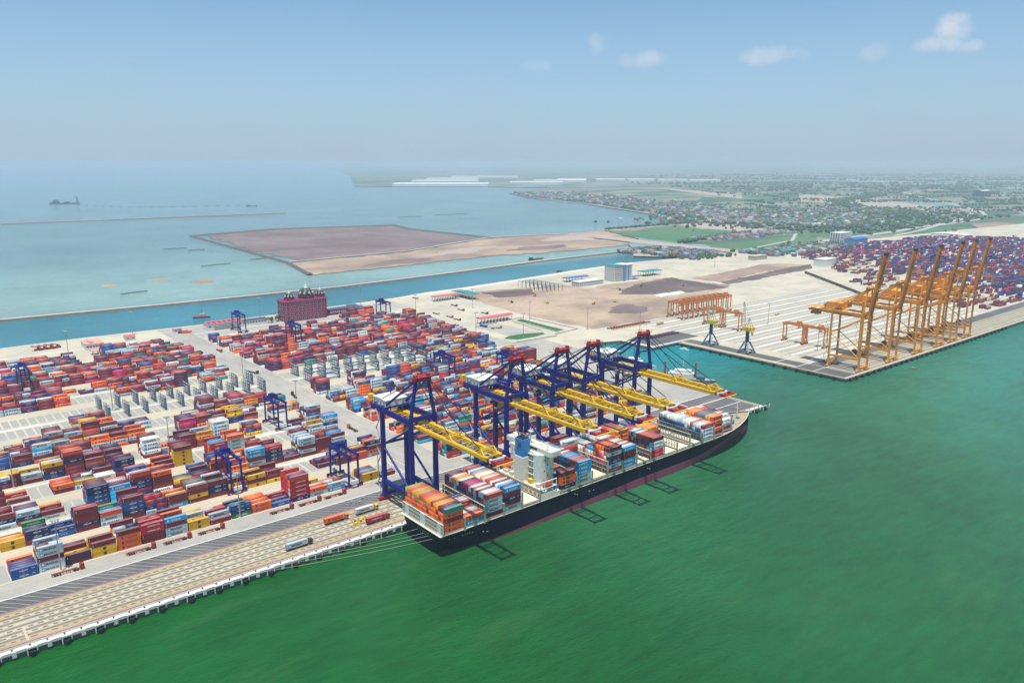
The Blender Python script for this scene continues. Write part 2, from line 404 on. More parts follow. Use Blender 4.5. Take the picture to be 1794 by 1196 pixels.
for y in (4.4, 38.5):
    MB().box(-120, 610, y - .07, y + .07, Z2, .12).build('crane_rail', M['iron_dark'], apron)
    MB().face([(-120, y + .45, Z2), (610, y + .45, Z2), (610, y + 1.0, Z2), (-120, y + 1.0, Z2)]).build('rail_line', M['red_line'], apron)
for i in range(6):
    y = 7.2 + 5.3 * i
    MB().face([(-120, y, Z2), (563, y, Z2), (563, y + 2.3, Z2), (-120, y + 2.3, Z2)]).build('lane_band', M['yellow_paint' if i in (0, 5) else 'runway_beige'], apron)
    b = MB(); x = -110 + (i % 2)
    while x < 560:
        if random.random() > .08:
            e_ = random.uniform(-.3, .3); b.face([(x + e_, y + .5, Z3), (x + 2.4, y + .5, Z3), (x + 2.0, y + 1.8, Z3), (x - .4 + e_, y + 1.8, Z3)])
        x += 4.3
    struct(b.build('lane_dash_marking', M['brown_dash'], apron), 'stuff')
    if i < 5: MB().face([(-120, y + 3.2, Z2), (563, y + 3.2, Z2), (563, y + 4.4, Z2), (-120, y + 4.4, Z2)]).build('wheel_track', M['track_grey'], apron)
MB().face([(33.6, 6, Z4), (34.8, 6, Z4), (34.8, 20, Z4), (33.6, 20, Z4)]).build('stop_bar', M['runway_beige'], apron)
for y in (37, 20.5): MB().box(556, 606, y, y + .8, Z4, Z4 + .004).build('jetty_line', M['white_paint'], jet)
MB().face([(556, 1.2, Z4), (557, 1.2, Z4), (557, 60, Z4), (556, 60, Z4)]).build('jetty_line', M['white_paint'], jet)
cope = struct(MB().box(-120, 611.3, -.9, 1.6, -1.1, .25).build('quay_cope', M['cope_white']))
MB().box(610.2, 611.5, 1.7, 190, -1.1, .25).build('cope_return', M['runway_beige'], cope)
fp = MB().cyl((0, -2.1, -3.6), (0, -2.1, -1.6), 1.35, n=12); fp.box(-1.5, 1.5, -.9, -1.6, -3.4, -.6)
fm = fp.mesh('fender', M['rubber'])
pm = MB().box(-2.2, -1.7, -1.6, -.9, -3.6, .28).box(1.7, 2.2, -1.6, -.9, -2.2, .28).box(-2.2, 2.2, -1.55, -.95, -.5, .3).mesh('fender_bracket', M['cope_white'])
bm_ = MB().cyl((0, .3, .25), (0, .3, .8), .34, .28, 8).cyl((0, .3, .8), (0, .1, 1.05), .45, .35, 8).mesh('bollard', M['iron_dark'])
lm = MB().box(-.9, .9, -1.35, -.9, -2.6, .26).mesh('ladder_panel', M['cope_white'])
for i in range(44):
    x = 6.5 + 14.1 * i
    if 233 < x < 560: continue
    put('fender', fm, cope, (x, 0, 0)); put('fender_bracket', pm, cope, (x, 0, 0)); put('bollard', bm_, cope, (x - .6, 0, 0))
    put('ladder_panel', lm, cope, (x + 7.0, 0, 0)); put('bollard', bm_, cope, (x + 6.4, 0, 0))
# --- far quay and its basin side
ecope = struct(MB().box(757, 3000, -.9, 1.6, -1.1, .25).build('far_quay_cope', M['runway_beige']))
MB().box(756.9, 758.6, 1.7, 217, -1.1, .25).build('cope_return', M['runway_beige'], ecope)
MB().box(711, 762, 217.2, 219, -1.1, .25).build('cope_return', M['cope_white'], ecope)
for i in range(34): put('fender', fm, ecope, (764 + 12.4 * i, 0, 0))
for i in range(15): put('fender', fm, ecope, (757.2, 12 + 14 * i, 0)).rotation_euler.z = -math.pi / 2
eap = sheet('far_quay_apron', rect(760, 2400, 1.7, 38.6), Z1, 'apron_concrete')
for i, y in enumerate((8, 13, 18.5, 24, 29.5)):
    MB().face([(812, y, Z2), (2300, y, Z2), (2300, y + 1.6, Z2), (812, y + 1.6, Z2)]).build('lane_band', M['yellow_paint' if i in (1, 4) else 'runway_beige'], eap)
    MB().face([(812, y + 2.5, Z2), (2300, y + 2.5, Z2), (2300, y + 3.7, Z2), (812, y + 3.7, Z2)]).build('wheel_track', M['track_grey'], eap)
for y in (4.4, 37.6): MB().box(762, 2300, y - .07, y + .07, Z2, .12).build('crane_rail', M['iron_dark'], eap)
far_as = sheet('far_quay_road', rect(784, 2400, 38.9, 58), Z1, 'asphalt')
MB().face([(784, 56.6, Z2), (2400, 56.6, Z2), (2400, 57.6, Z2), (784, 57.6, Z2)]).build('edge_line', M['white_paint'], far_as)
sheet('far_quay_corner', rect(759, 782, 3, 36), Z3, 'asphalt')
bas = sheet('basin_apron', rect(759.5, 783, 36.5, 216), Z2, 'asphalt')
MB().face([(760, 60, Z3), (765, 60, Z3), (765, 214, Z3), (760, 214, Z3)]).build('lane_band', M['runway_beige'], bas)
for y in (36.8, 58, 84): MB().face([(759.5, y, Z4), (806, y, Z4), (806, y + .9, Z4), (759.5, y + .9, Z4)]).build('edge_line', M['white_paint'], bas)
sheet('trailer_park', rect(718, 806, 222, 264), Z2, 'asphalt')
# --- the yards: slots and crane runways
RW = [104 + 71.6 * k for k in range(8)]
SUB = []
for k, r in enumerate(RW):
    SUB.append(('B', k, r - 32)); SUB.append(('A', k, r + 8))
YARDS = [(-4, 19, 36.6), (0, 19, 315.5)]
slots = MB()
for kind, k, y0 in SUB:
    for (i0, i1, xs) in YARDS:
        for i in range(i0 * 2, i1 * 2):
            x = xs + 6.5 * i
            if xs < 100 and y0 > 560: continue
            slots.face([(x + .9, y0 + .5, Z3), (x + 6.1, y0 + .5, Z3), (x + 6.1, y0 + 22.5, Z3), (x + .9, y0 + 22.5, Z3)])
struct(slots.build('slot_paving', M['slot_grey'], ground), 'stuff')
for r in RW:
    for (i0, i1, xs) in YARDS:
        for yy, w, mm in ((r - 6.4, 1.8, 'runway_beige'), (r - 2.2, 4.4, 'runway_beige'), (r + 5, 1.6, 'runway_beige'), (r + 33.2, 1.5, 'white_paint')):
            xa, xb = xs + 13 * i0, xs + 13 * i1 - 1
            MB().face([(xa, yy, Z2), (xb, yy, Z2), (xb, yy + w, Z2), (xa, yy + w, Z2)]).build('runway_strip', M[mm], ground)
for i, y in enumerate(range(66, 330, 24)):
    xe = 1260 + (i * 37) % 90
    MB().face([(806, y, Z2), (xe, y, Z2), (xe, y + 2.6, Z2), (806, y + 2.6, Z2)]).build('runway_strip', M['white_paint'], ground)
    MB().face([(806, y + 5, Z2), (xe, y + 5, Z2), (xe, y + 9.5, Z2), (806, y + 9.5, Z2)]).build('runway_strip', M['slot_grey'], ground)
    MB().face([(806, y + 11, Z2), (xe, y + 11, Z2), (xe, y + 13.2, Z2), (806, y + 13.2, Z2)]).build('runway_strip', M['runway_beige'], ground)
    MB().face([(806, y + 15.5, Z2), (xe, y + 15.5, Z2), (xe, y + 20.5, Z2), (806, y + 20.5, Z2)]).build('runway_strip', M['slot_grey'], ground)
sheet('far_yard_paving', rect(800, 1700, 60, 345), .003, 'yard_concrete')
# --- gate area and building ground
sheet('gate_apron', [(600, 345), (640, 335), (720, 345), (727, 480), (745, 640), (700, 690), (640, 690), (600, 480)], Z3, 'yard_concrete')
sheet('gate_lane', rect(620, 660, 365, 450), Z4, 'road_concrete')
g1 = land('grass_island', [(604, 366), (618, 374), (640, 374), (667, 363), (662, 354), (640, 350), (614, 351)], .2, -.2, 'grass', 'cope_white')
g2 = land('grass_strip', [(690, 446), (704, 452), (701, 402), (700, 358), (686, 358), (689, 400)], .2, -.2, 'grass', 'cope_white')
sheet('construction_ground', rough([(760, 690), (864, 672), (966, 646), (973, 587), (1041, 600), (1180, 590), (1195, 450), (961, 388), (876, 331), (732, 337), (728, 495), (745, 640)], 12, 4, 21), Z2, 'construction')
sheet('dark_fill', rough([(1065, 568), (1190, 585), (1169, 438), (1074, 447), (1015, 471), (965, 512)], 12, 4, 11), Z3, 'dark_soil')
sheet('dark_fill_near_canal', rough([(790, 610), (800, 670), (890, 650), (860, 600)], 12, 4, 22), Z3, 'dark_soil')
sheet('dug_pit_ground', rough([(838, 392), (850, 420), (900, 432), (915, 405), (890, 378), (856, 374)], 12, 4, 16), Z3, 'mudflat')
sheet('pale_patch_ground', rough([(1007, 470), (1076, 470), (1067, 452), (1001, 449)], 12, 4, 19), Z4, 'cope_white')
sheet('white_lot_ground', rough([(1279, 672), (1471, 701), (1524, 658), (1479, 611), (1272, 583), (1227, 598)], 12, 4, 18), Z3, 'yard_concrete')
sheet('sand_strip_ground', rough([(1206, 552), (1503, 591), (1557, 561), (1564, 515), (1393, 518), (1211, 487)], 12, 4, 19), Z2, 'sand')
sheet('dark_strip_ground', rough([(1211, 487), (1436, 519), (1583, 526), (1510, 483), (1231, 461), (1197, 461)], 12, 4, 19), Z4, 'dark_soil')
sheet('canal_bank_path', [(657, 712), (728, 727), (795, 729), (937, 746), (1109, 771), (1296, 786), (1296, 775), (1109, 760), (937, 736), (800, 716), (728, 716)], Z3, 'cope_white')
# --- dikes, flats and islands in the bay
def dike(name, pts, w, z, m_top='dike_top'):
    b = MB()
    for (xa, ya), (xb, yb) in zip(pts[:-1], pts[1:]):
        d = Vector((xb - xa, yb - ya, 0)).normalized(); n = Vector((-d.y, d.x, 0))
        A, B = Vector((xa, ya, 0)), Vector((xb, yb, 0))
        def q(o, s, zz): p = o + n * s; return (p.x, p.y, zz)
        b.face([q(A, -w*.3, z), q(B, -w*.3, z), q(B, w*.3, z), q(A, w*.3, z)], 1)
        b.face([q(A, -w*.75, -6), q(B, -w*.75, -6), q(B, -w*.3, z), q(A, -w*.3, z)], 0)
        b.face([q(A, w*.3, z), q(B, w*.3, z), q(B, w*.75, -6), q(A, w*.75, -6)], 0)
    return struct(b.build(name, [M['rock_dike'], M[m_top]]))
dike('canal_dike_terrain', [(-500, 932), (137, 918), (364, 901), (656, 893), (900, 915), (1186, 952), (1510, 975)], 15, -.9)
dike('outer_dike_terrain', [(-900, 3030), (399, 3016), (1000, 2990), (1460, 2966)], 34, -1.4, 'sand')
dike('mudflat_dike_terrain', [(775, 2086), (1071, 2171), (1470, 2069), (1424, 1882), (1440, 1480)], 22, -.8, 'rock_dike')
dike('mudflat_side_dike_terrain', [(775, 2086), (728, 1286), (680, 1075)], 11, -1.0, 'rock_dike')
dike('mudflat_bund_terrain', [(728, 1290), (1065, 1318), (1433, 1474), (1700, 1420)], 14, -1.0, 'dike_top')
land('mudflat_terrain', rough([(815, 2060), (1070, 2140), (1440, 2045), (1400, 1880), (1405, 1490), (1060, 1335), (770, 1305), (760, 1600)], 30, 12, 5), -3.2, -6, 'mudflat', 'rock_dike')
land('sand_spit_terrain', rough([(720, 1280), (1044, 1300), (1400, 1455), (1715, 1430), (1880, 1440), (1745, 1150), (1614, 1086), (1384, 1069), (1158, 1106), (893, 1086), (686, 1069)], 25, 9, 3), -2.9, -6, 'sand', 'rock_dike')
for nm, cx, cy, rx, ry in (('sandbank', 339, 1177, 13, 20), ('sandbank', 432, 1207, 22, 14), ('sandbank', 489, 1129, 24, 26)):
    n = 26; pts = [(cx + rx * math.cos(t) * (1 + .12 * math.sin(3 * t + cx)) , cy + ry * math.sin(t) * (1 + .15 * math.cos(2 * t + cy))) for t in [2 * math.pi * i / n for i in range(n)]]
    o = MB()
    for k_, (s_, z_) in enumerate(((1.0, -4.2), (.8, -3.7), (.4, -3.4))):
        pass
    rings = [[(cx + (px - cx) * s_, cy + (py - cy) * s_, z_) for px, py in pts] for s_, z_ in ((1.15, -4.3), (.8, -3.75), (.35, -3.45))]
    for r0, r1 in zip(rings[:-1], rings[1:]):
        for i in range(n): j = (i + 1) % n; o.face([r0[i], r0[j], r1[j], r1[i]])
    o.face(rings[-1]); struct(o.build(nm, M['sand']))
# --- fields and roads behind
FZ = [-.66]
def field(name, pts, m): FZ[0] += .03; return sheet(name, pts, FZ[0], m)
field('town_dirt_ground', [(1464, 929), (1548, 969), (1588, 760), (1521, 705), (1468, 794), (1406, 877)], 'bare_field')
field('green_field', [(1782, 1267), (2023, 1388), (2234, 1418), (2153, 1251), (2157, 1069), (1726, 1004)], 'green_field')
field('bare_field', [(2248, 1429), (2428, 1462), (2319, 1114), (2176, 1082), (2182, 1258)], 'bare_field')
field('long_green_field', [(1841, 910), (2262, 927), (2036, 794), (1734, 798)], 'green_field')
field('narrow_green_field', [(2149, 1020), (2356, 1023), (2342, 974), (2184, 938), (2066, 957)], 'green_field_pale')
field('dirt_road', [(1732, 1335), (1700, 983), (1710, 781), (1617, 720), (1609, 776), (1638, 973), (1661, 1264)], 'bare_field')
field('fallow_field', [(5008, 2632), (4863, 2114), (4123, 1347), (3691, 1238), (3830, 1515), (4188, 2135)], 'bare_field')
field('sand_lot_ground', [(3077, 784), (3243, 766), (3232, 696), (2874, 573), (2894, 685)], 'sand')
field('meadow_field', [(2805, 825), (2920, 731), (2822, 555), (2698, 488), (2565, 443), (2469, 571), (2586, 748)], 'green_field_pale')
field('roadside_field', [(2254, 961), (2640, 960), (3192, 1068), (3145, 929), (2649, 820), (2174, 812)], 'green_field_pale')
field('pond_water', [(3051, 1278), (3102, 1051), (2964, 994), (2927, 1194)], 'pond')
field('far_river_water', [(10568, 6008), (8146, 3303), (7343, 2043), (7890, 2226), (9186, 3778), (12050, 6907)], 'pond')
field('far_dirt_road', [(5397, 4148), (4930, 3364), (4553, 2773), (4154, 2494), (4594, 3162), (5249, 4051)], 'bare_field')
def road(name, pts, w, m='pale_road'):
    FZ[0] += .03; b = MB(); L, Rr = [], []
    for i, (x, y) in enumerate(pts):
        a = pts[max(0, i - 1)]; c = pts[min(len(pts) - 1, i + 1)]
        d = Vector((c[0] - a[0], c[1] - a[1], 0)).normalized(); L.append((x - d.y * w/2, y + d.x * w/2, FZ[0])); Rr.append((x + d.y * w/2, y - d.x * w/2, FZ[0]))
    for i in range(len(pts) - 1): b.face([Rr[i], Rr[i+1], L[i+1], L[i]])
    return struct(b.build(name, M[m]))
road('highway_road', [(1640, 742), (1927, 762), (2118, 785), (2322, 795), (2587, 808), (2789, 839), (2953, 848), (3200, 885), (3546, 971), (3833, 1063), (4079, 1174), (4600, 1500), (6000, 2400)], 24)
road('slip_road', [(2400, 735), (2634, 770), (2924, 832), (3150, 842), (3337, 858), (3598, 929), (3900, 1060), (4079, 1170)], 16)
road('field_road', [(1720, 790), (2036, 850), (2262, 975), (2500, 1300)], 10)
road('shore_road', [(1875, 1400), (2170, 1440), (2430, 1475), (2640, 1900), (3000, 2650), (3250, 3380)], 12)
sheet('shallows_pool_water', rough([(1250, 1160), (1330, 1210), (1480, 1190), (1440, 1140), (1330, 1130)], 18, 8, 2), -2.85, 'mudflat')
sheet('wet_sand_ground', rough([(800, 1120), (900, 1180), (1050, 1170), (980, 1110)], 18, 10, 4), -2.86, 'mudflat')
sheet('pale_sand_ground', rough([(1000, 1210), (1180, 1280), (1300, 1280), (1160, 1190)], 18, 12, 6), -2.84, 'bare_field')
sheet('pale_sand_flat_ground', rough([(1480, 1300), (1600, 1380), (1720, 1360), (1640, 1230)], 18, 12, 8), -2.83, 'bare_field')
for i_, (x_, y_, l_, a_) in enumerate([(600, 1760, 60, 3), (640, 1690, 44, 8), (560, 1350, 70, 12), (690, 1400, 60, 12), (330, 1060, 46, 14), (740, 1430, 40, 8), (1900, 2450, 160, -4), (1700, 2420, 120, 2)]):
    o = MB().box(0, l_, 0, 5, -1, .9).box(l_ * .2, l_ * .7, 4, 8, -1, .6).build('stake_line', M['rock_dike'], None, (x_, y_, WZ)); o.rotation_euler.z = R(a_)
    tag(o, ['dark stake line in the bay below the dredger', 'short dark stake line beside the one below the dredger', 'longer dark stake line behind the sandbanks', 'dark stake line toward the mudflat corner',
            'dark stake line between sandbank and canal dike', 'short dark stake line off the mudflat corner', 'long stake line out in the bay beyond the mudflat', 'second stake line out in the bay beyond the mudflat'][i_], 'stake line', 'stake lines in the shallow bay')
pl = thing('floating_pipeline', 'curved line of floats trailing from the dredger', 'pipeline', (0, 0, WZ))
pp_ = [(930, 4400), (980, 4120), (1060, 3950), (1180, 3840), (1320, 3770), (1480, 3740), (1640, 3760)]
for (xa, ya), (xb, yb) in zip(pp_[:-1], pp_[1:]):
    for t_ in np.arange(0, 1, .34): MB().box(0, 22, -2, 2, -1, 1.2).build('float', M['rock_dike'], pl, (xa + (xb - xa) * t_, ya + (yb - ya) * t_, 0)).rotation_euler.z = math.atan2(yb - ya, xb - xa)
# ------------------------------------------------------------------ container ship
SY = -24.5                      # centre line of the ship, lying along the quay
def interp(tab, x):
    for (xa, va), (xb, vb) in zip(tab[:-1], tab[1:]):
        if x <= xb:
            t = max(0, min(1, (x - xa) / (xb - xa))); t = t * t * (3 - 2 * t) if False else t
            return va + (vb - va) * t
    return tab[-1][1]
DECKW = [(230, 20.8), (240, 21.4), (470, 21.5), (488, 20.9), (504, 18.8), (518, 15.6), (530, 11.6), (540, 7.4), (547, 3.8), (551, 1.2), (552.5, .2)]
WATW = [(230, 7), (236, 12), (246, 16.5), (262, 20.2), (282, 21.5), (430, 21.5), (452, 20.2), (474, 16.6), (494, 11.8), (512, 7.0), (526, 3.4), (537, 1.2), (542, .25)]
def redtop(x): t = max(0, min(1, (x - 246) / 150)); return WZ + .05 + 5.9 * t ** .9
def decktop(x): return 9.6 + 1.9 * max(0, min(1, (x - 240) / 220)) + 1.6 * max(0, min(1, (x - 500) / 50)) ** 1.5
ship = thing('container_ship', 'long navy-hulled container ship moored under the blue quay cranes', 'ship')
XS = [230, 233, 236, 240, 246, 254, 262, 272, 282, 296, 312, 330, 350, 372, 394, 416, 438, 452, 462, 474, 484, 494, 504, 512, 519, 526, 532, 537, 541, 545, 548.5, 551, 552.5]
def hw(x, z):
    a = interp(WATW, x) if x < 542 else .12
    d = interp(DECKW, x); t = max(0, min(1, (z - WZ) / (decktop(x) - WZ)))
    p = 1.0 if x < 300 else 1.0 + 1.1 * max(0, min(1, (x - 470) / 60))
    if x < 300: p = .55
    v = a + (d - a) * t ** p
    if x > 541:   # raked stem
        zs = WZ + (x - 542) / 10.5 * (decktop(x) - WZ)
        if z < zs: v = min(v, .1)
    return v
def hull_part(name, m, zf0, zf1, n):
    b = MB(); rows = []
    for x in XS:
        za, zb = zf0(x), zf1(x); ring = []
        for i in range(n + 1): z = za + (zb - za) * i / n; ring.append((x, hw(x, z), z))
        rows.append(ring)
    for sgn in (-1, 1):
        for r0, r1 in zip(rows[:-1], rows[1:]):
            for i in range(n):
                q = [r0[i], r1[i], r1[i+1], r0[i+1]]; q = [(x, SY + sgn * w, z) for x, w, z in q]
                b.face(q if sgn < 0 else q[::-1])
    r = rows[0]; b.face([(x, SY - w, z) for x, w, z in r] + [(x, SY + w, z) for x, w, z in r[::-1]])
    o = b.build(name, M[m], ship)
    for p in o.data.polygons: p.use_smooth = False
    return o
hull = hull_part('hull', 'hull_navy', redtop, decktop, 5)
hull_part('boot_topping', 'boot_red', lambda x: WZ - 1.5, redtop, 3)
b = MB()
for xa, xb in zip(XS[:-1], XS[1:]):
    za, zb = decktop(xa) - .9, decktop(xb) - .9; wa, wb = interp(DECKW, xa) - .25, interp(DECKW, xb) - .25
    b.face([(xa, SY - wa, za), (xb, SY - max(wb, .02), zb), (xb, SY + max(wb, .02), zb), (xa, SY + wa, za)])
b.build('deck', M['ship_deck'], ship)
b = MB()          # bulwark rail, pale capping all round
for xa, xb in zip(XS[:-1], XS[1:]):
    for sg in (-1, 1):
        b.beam((xa, SY + sg * interp(DECKW, xa), decktop(xa) + .1), (xb, SY + sg * interp(DECKW, xb), decktop(xb) + .1), .5, .3)
b.build('bulwark_rail', M['hatch_cream'], ship)
b = MB()
for x in np.arange(256, 480, 3.4):
    for sg in (-1, 1): b.box(x, x + .25, SY + sg * 21.2 - .12, SY + sg * 21.2 + .12, decktop(x) - .8, decktop(x) + 1.3)
for sg in (-1, 1): b.beam((250, SY + sg * 21.2, decktop(250) + 1.25), (480, SY + sg * 21.2, decktop(480) + 1.25), .14, .14)
b.build('side_railing', M['lash_frame'], ship)
# bulbous bow just breaking the surface, rudder head and draught marks
b = MB(); b.lathe((0, 0, 0), [(.01, -7), (1.6, -6), (2.3, -3), (2.3, 0)], 12)
bo = b.build('bulb', M['boot_red'], ship, (541, SY, WZ - .6)); bo.rotation_euler = (0, R(-90), 0)
mk_ = MB()
for i, (dx, dz) in enumerate([(6, .2), (9.2, .2), (14, .6), (15.6, .6), (17.2, .6), (18.8, .6), (21, .2)]):
    x = 230 + dx; z = 5.2 + dz; w = hw(x, z) ; y = SY - w - .05
    mk_.box(x, x + (.35 if i < 2 else .8), y, y + .02, z, z + (1.6 if i in (0, 1, 5) else 1.0))
    if i < 2: mk_.box(x - .5, x + .35, y, y + .02, z, z + .3)
for x, z in [(332, 7.2), (334, 6.2), (345, 5.6), (349, 5.2), (402, 7), (404, 6), (258, 4), (261, 3.2)]:
    mk_.box(x, x + .9, SY - 21.58, SY - 21.5, z, z + .45)
struct(mk_.build('hull_marking', M['white_paint'], ship), 'stuff')
tm = MB()
for i, y in enumerate(np.linspace(-9, 4, 9)): tm.box(229.85, 229.95, SY + y, SY + y + (.7 if i % 3 else .3), 5.6, 6.5)
for y in np.linspace(-6, 1, 5): tm.box(229.85, 229.95, SY + y, SY + y + .6, 4.2, 4.8)
struct(tm.build('stern_lettering', M['lash_frame'], ship), 'stuff')
# stern lashing screen: cream frame with rows of openings and pale panels
b = MB(); y0s, y1s = SY - 21, SY + 21
zc = 9.6
for z in (zc, zc + 2.2, zc + 4.4, zc + 6.6): b.box(230.2, 230.9, y0s, y1s, z, z + .45)
ys = np.linspace(y0s, y1s, 27)
for y in ys: b.box(230.2, 230.9, y - .25, y + .25, zc, zc + 7)
b.box(228.6, 231.2, y0s, y1s, zc - .4, zc - .1)
b.build('stern_screen', M['hatch_cream'], ship)
MB().box(231.25, 231.6, y0s, y1s, zc, zc + 6.9).build('stern_shade_plate', M['dark_soil'], ship)  # added dark plate: shade behind the screen openings, put in as colour
for a, a2 in ((1, 3), (11, 14), (22, 24)): MB().box(230.0, 230.15, ys[a], ys[a2], zc, zc + 7).build('stern_panel', M['pale_panel'], ship)
# hatch covers and lashing bridges at every bay
BAYX = [232.3, 246.6, 260.9, 275.2, 289.5, 320.5, 334.8, 349.1, 363.4, 377.7, 392.0, 406.3, 420.6, 434.9, 449.2, 463.5, 477.8, 492.1]
def nrow(bi): return {16: 15, 17: 13}.get(bi, 17)
def basez(bi): return 11.0 + 2.3 * max(0, min(1, (BAYX[bi] - 240) / 90))
for bi, x in enumerate(BAYX):
    w = nrow(bi) * 2.5 / 2; z = basez(bi)
    for sg in range(3):
        ya = SY - w + sg * 2 * w / 3
        MB().box(x - .2, x + 12.4, ya + .08, ya + 2 * w / 3 - .08, z - 1.3, z - .02).build('hatch_cover', M['hatch_cream'], ship)
    b = MB(); xb = x + 13.2
    top = z + (8.6 if bi % 2 else 5.8)
    for r in range(nrow(bi) + 1):
        y = SY - w + 2.5 * r
        b.box(xb - .16, xb + .16, y - .14, y + .14, z - 2.4, top)
        if r < nrow(bi):
            b.beam((xb, y, z - 1), (xb, y + 2.5, z + 2.4), .14, .14); b.beam((xb, y + 2.5, z + 2.8), (xb, y, z + 5.4), .14, .14)
    for zz in ((z + 2.6, z + 5.5, z + 8.4) if bi % 2 else (z + 2.6, z + 5.5)): b.box(xb - .55, xb + .55, SY - w, SY + w, zz, zz + .18)
    for sg in (-1, 1):
        y = SY + sg * (w + .15); b.box(xb - .6, xb + .6, y - .25, y + .25, z - 2.2, top + .1)
    b.build('lashing_bridge', M['lash_frame'], ship)
# accommodation house, bridge, funnel, boats
hz = 9.4
MB().box(303.6, 319.6, SY - 21, SY + 21, hz, 13.4).build('engine_casing', M['ship_white'], ship)
house = MB().box(309.4, 319.0, SY - 15.5, SY + 15.5, 13.4, 37).build('deckhouse', M['ship_white'], ship)
MB().box(311, 319.4, SY - 21.6, SY + 21.6, 37, 40.2).build('bridge', M['ship_white'], ship)
MB().box(319.35, 319.55, SY - 20.5, SY + 20.5, 38.2, 39.6).build('bridge_window', M['glass'], ship)
MB().box(310.85, 311.05, SY - 9, SY + 9, 38.2, 39.5).build('bridge_window', M['glass'], ship)
for sg in (-1, 1): MB().beam((314, SY + sg * 15.4, 31), (314, SY + sg * 20.5, 37), .6, 1.2).build('wing_bracket', M['ship_white'], ship)
for z in range(6):
    zz = 15.2 + 3.5 * z
    for j in (0, 1, 6, 7, 8):
        MB().box(309.32, 309.41, SY - 7.2 + j * 2.6, SY - 6.5 + j * 2.6, zz + .3, zz + 1.1).build('window', M['glass'], house)
    for j in ((0, 2) if z % 2 else (1,)): MB().box(311 + j * 2.6, 312 + j * 2.6, SY - 15.58, SY - 15.49, zz + .4, zz + 1.1).build('window', M['glass'], house)
MB().box(308.2, 309.42, SY - 12.6, SY - 8.4, 13.4, 36.4).build('stair_tower', M['pale_panel'], ship)
fun = MB().box(303.8, 310.0, SY - 3.4, SY + 4.2, 33.5, 45).build('funnel', M['funnel_blue'], ship)
MB().box(303.4, 310.4, SY - 3.9, SY + 4.7, 13.4, 33.5).build('funnel_casing', M['ship_white'], ship)
b = MB()
for y in (-1.6, .4, 2.6): b.cyl((306, SY + y, 45), (305.2, SY + y, 48.5), .55, .45, 10)
b.box(304.4, 309.2, SY - 2.6, SY + 3.4, 45, 45.9); b.build('exhaust_pipe', M['iron_dark'], fun)
MB().box(303.7, 303.8, SY - 1.4, SY + 1.2, 39.5, 42.6).build('louvre', M['roof_navy'], fun)
b = MB().cyl((314, SY + 1, 40.2), (314, SY + 1, 50), .5, .3, 8).box(313.7, 314.3, SY - 3, SY + 5, 45, 45.4).box(313, 315, SY - .6, SY + 2.6, 47.5, 48)
b.beam((314, SY + 1, 47), (311.5, SY + 1, 40.2), .25).beam((314, SY - 3, 45.2), (314, SY + 1, 41), .2).beam((314, SY + 5, 45.2), (314, SY + 1, 41), .2)
b.build('radar_mast', M['ship_white'], ship)
b = MB()
for sg, yb in ((-1, SY - 17), (1, SY + 15)):
    MB().beam((312.5, yb, 40.2), (312.5, yb, 43.5), .3).box(311.6, 313.4, yb - .8, yb + .8, 43.4, 43.7).build('searchlight_post', M['wall_white'], ship)
MB().lathe((316, SY - 7, 40.2), [(1.0, 0), (1.2, .8), (.8, 1.7), (.1, 2.1)], 10).build('radome', M['wall_white'], ship)
MB().lathe((316.6, SY + 9, 40.2), [(.8, 0), (1.0, .7), (.6, 1.4), (.1, 1.7)], 10).build('radome', M['wall_white'], ship)
# aft gallery in front of the house: cream box structure with openings
gal = MB()
for z in (9.6, 12.6, 15.6): gal.box(302.2, 303.4, SY - 21, SY + 21, z, z + .35)
for y in np.linspace(SY - 21, SY + 21, 22): gal.box(302.2, 303.4, y - .2, y + .2, 9.6, 17.2)
for y in np.linspace(SY - 20, SY + 12, 9): gal.box(302.1, 302.3, y, y + 1.8, 13.0, 15.5)
gal.box(302.2, 309.3, SY - 21, SY + 21, 17.2, 17.5)
gal.build('aft_gallery', M['hatch_cream'], ship)
for sg in (-1, 1):
    yb = SY + sg * 19.5
    hb = MB(); n = 10
    prof = [(-4.2, .2), (-3.4, 1.1), (-1.5, 1.55), (1.5, 1.55), (3.4, 1.1), (4.2, .2)]
    rings = []
    for px_, rr in prof:
        rings.append([(310.5 + px_, yb + rr * math.cos(2*math.pi*i/n), 19.4 + rr * 1.05 * math.sin(2*math.pi*i/n)) for i in range(n)])
    for r0, r1 in zip(rings[:-1], rings[1:]):
        for i in range(n): j = (i+1) % n; hb.face([r0[i], r1[i], r1[j], r0[j]])
    hb.face(rings[0]); hb.face(rings[-1][::-1])
    hb.build('lifeboat', M['boat_orange'], ship)
    fr = MB()
    for xx in (303.8, 307.2, 313.6, 317.0): fr.box(xx - .25, xx + .25, yb - sg * .2 + sg * 1.3 - .25, yb - sg * .2 + sg * 1.3 + .25, 11, 22)
    fr.box(303.5, 317.3, yb + sg * 1.1 - .3, yb + sg * 1.1 + .3, 21.6, 22.1); fr.box(303.5, 317.3, yb - 1.6, yb + 1.6, 17.4, 17.7); fr.box(303.5, 317.3, yb + sg * 1.1 - .25, yb + sg * 1.1 + .25, 13.6, 14.4)
    fr.build('boat_davit', M['wall_white'], ship)
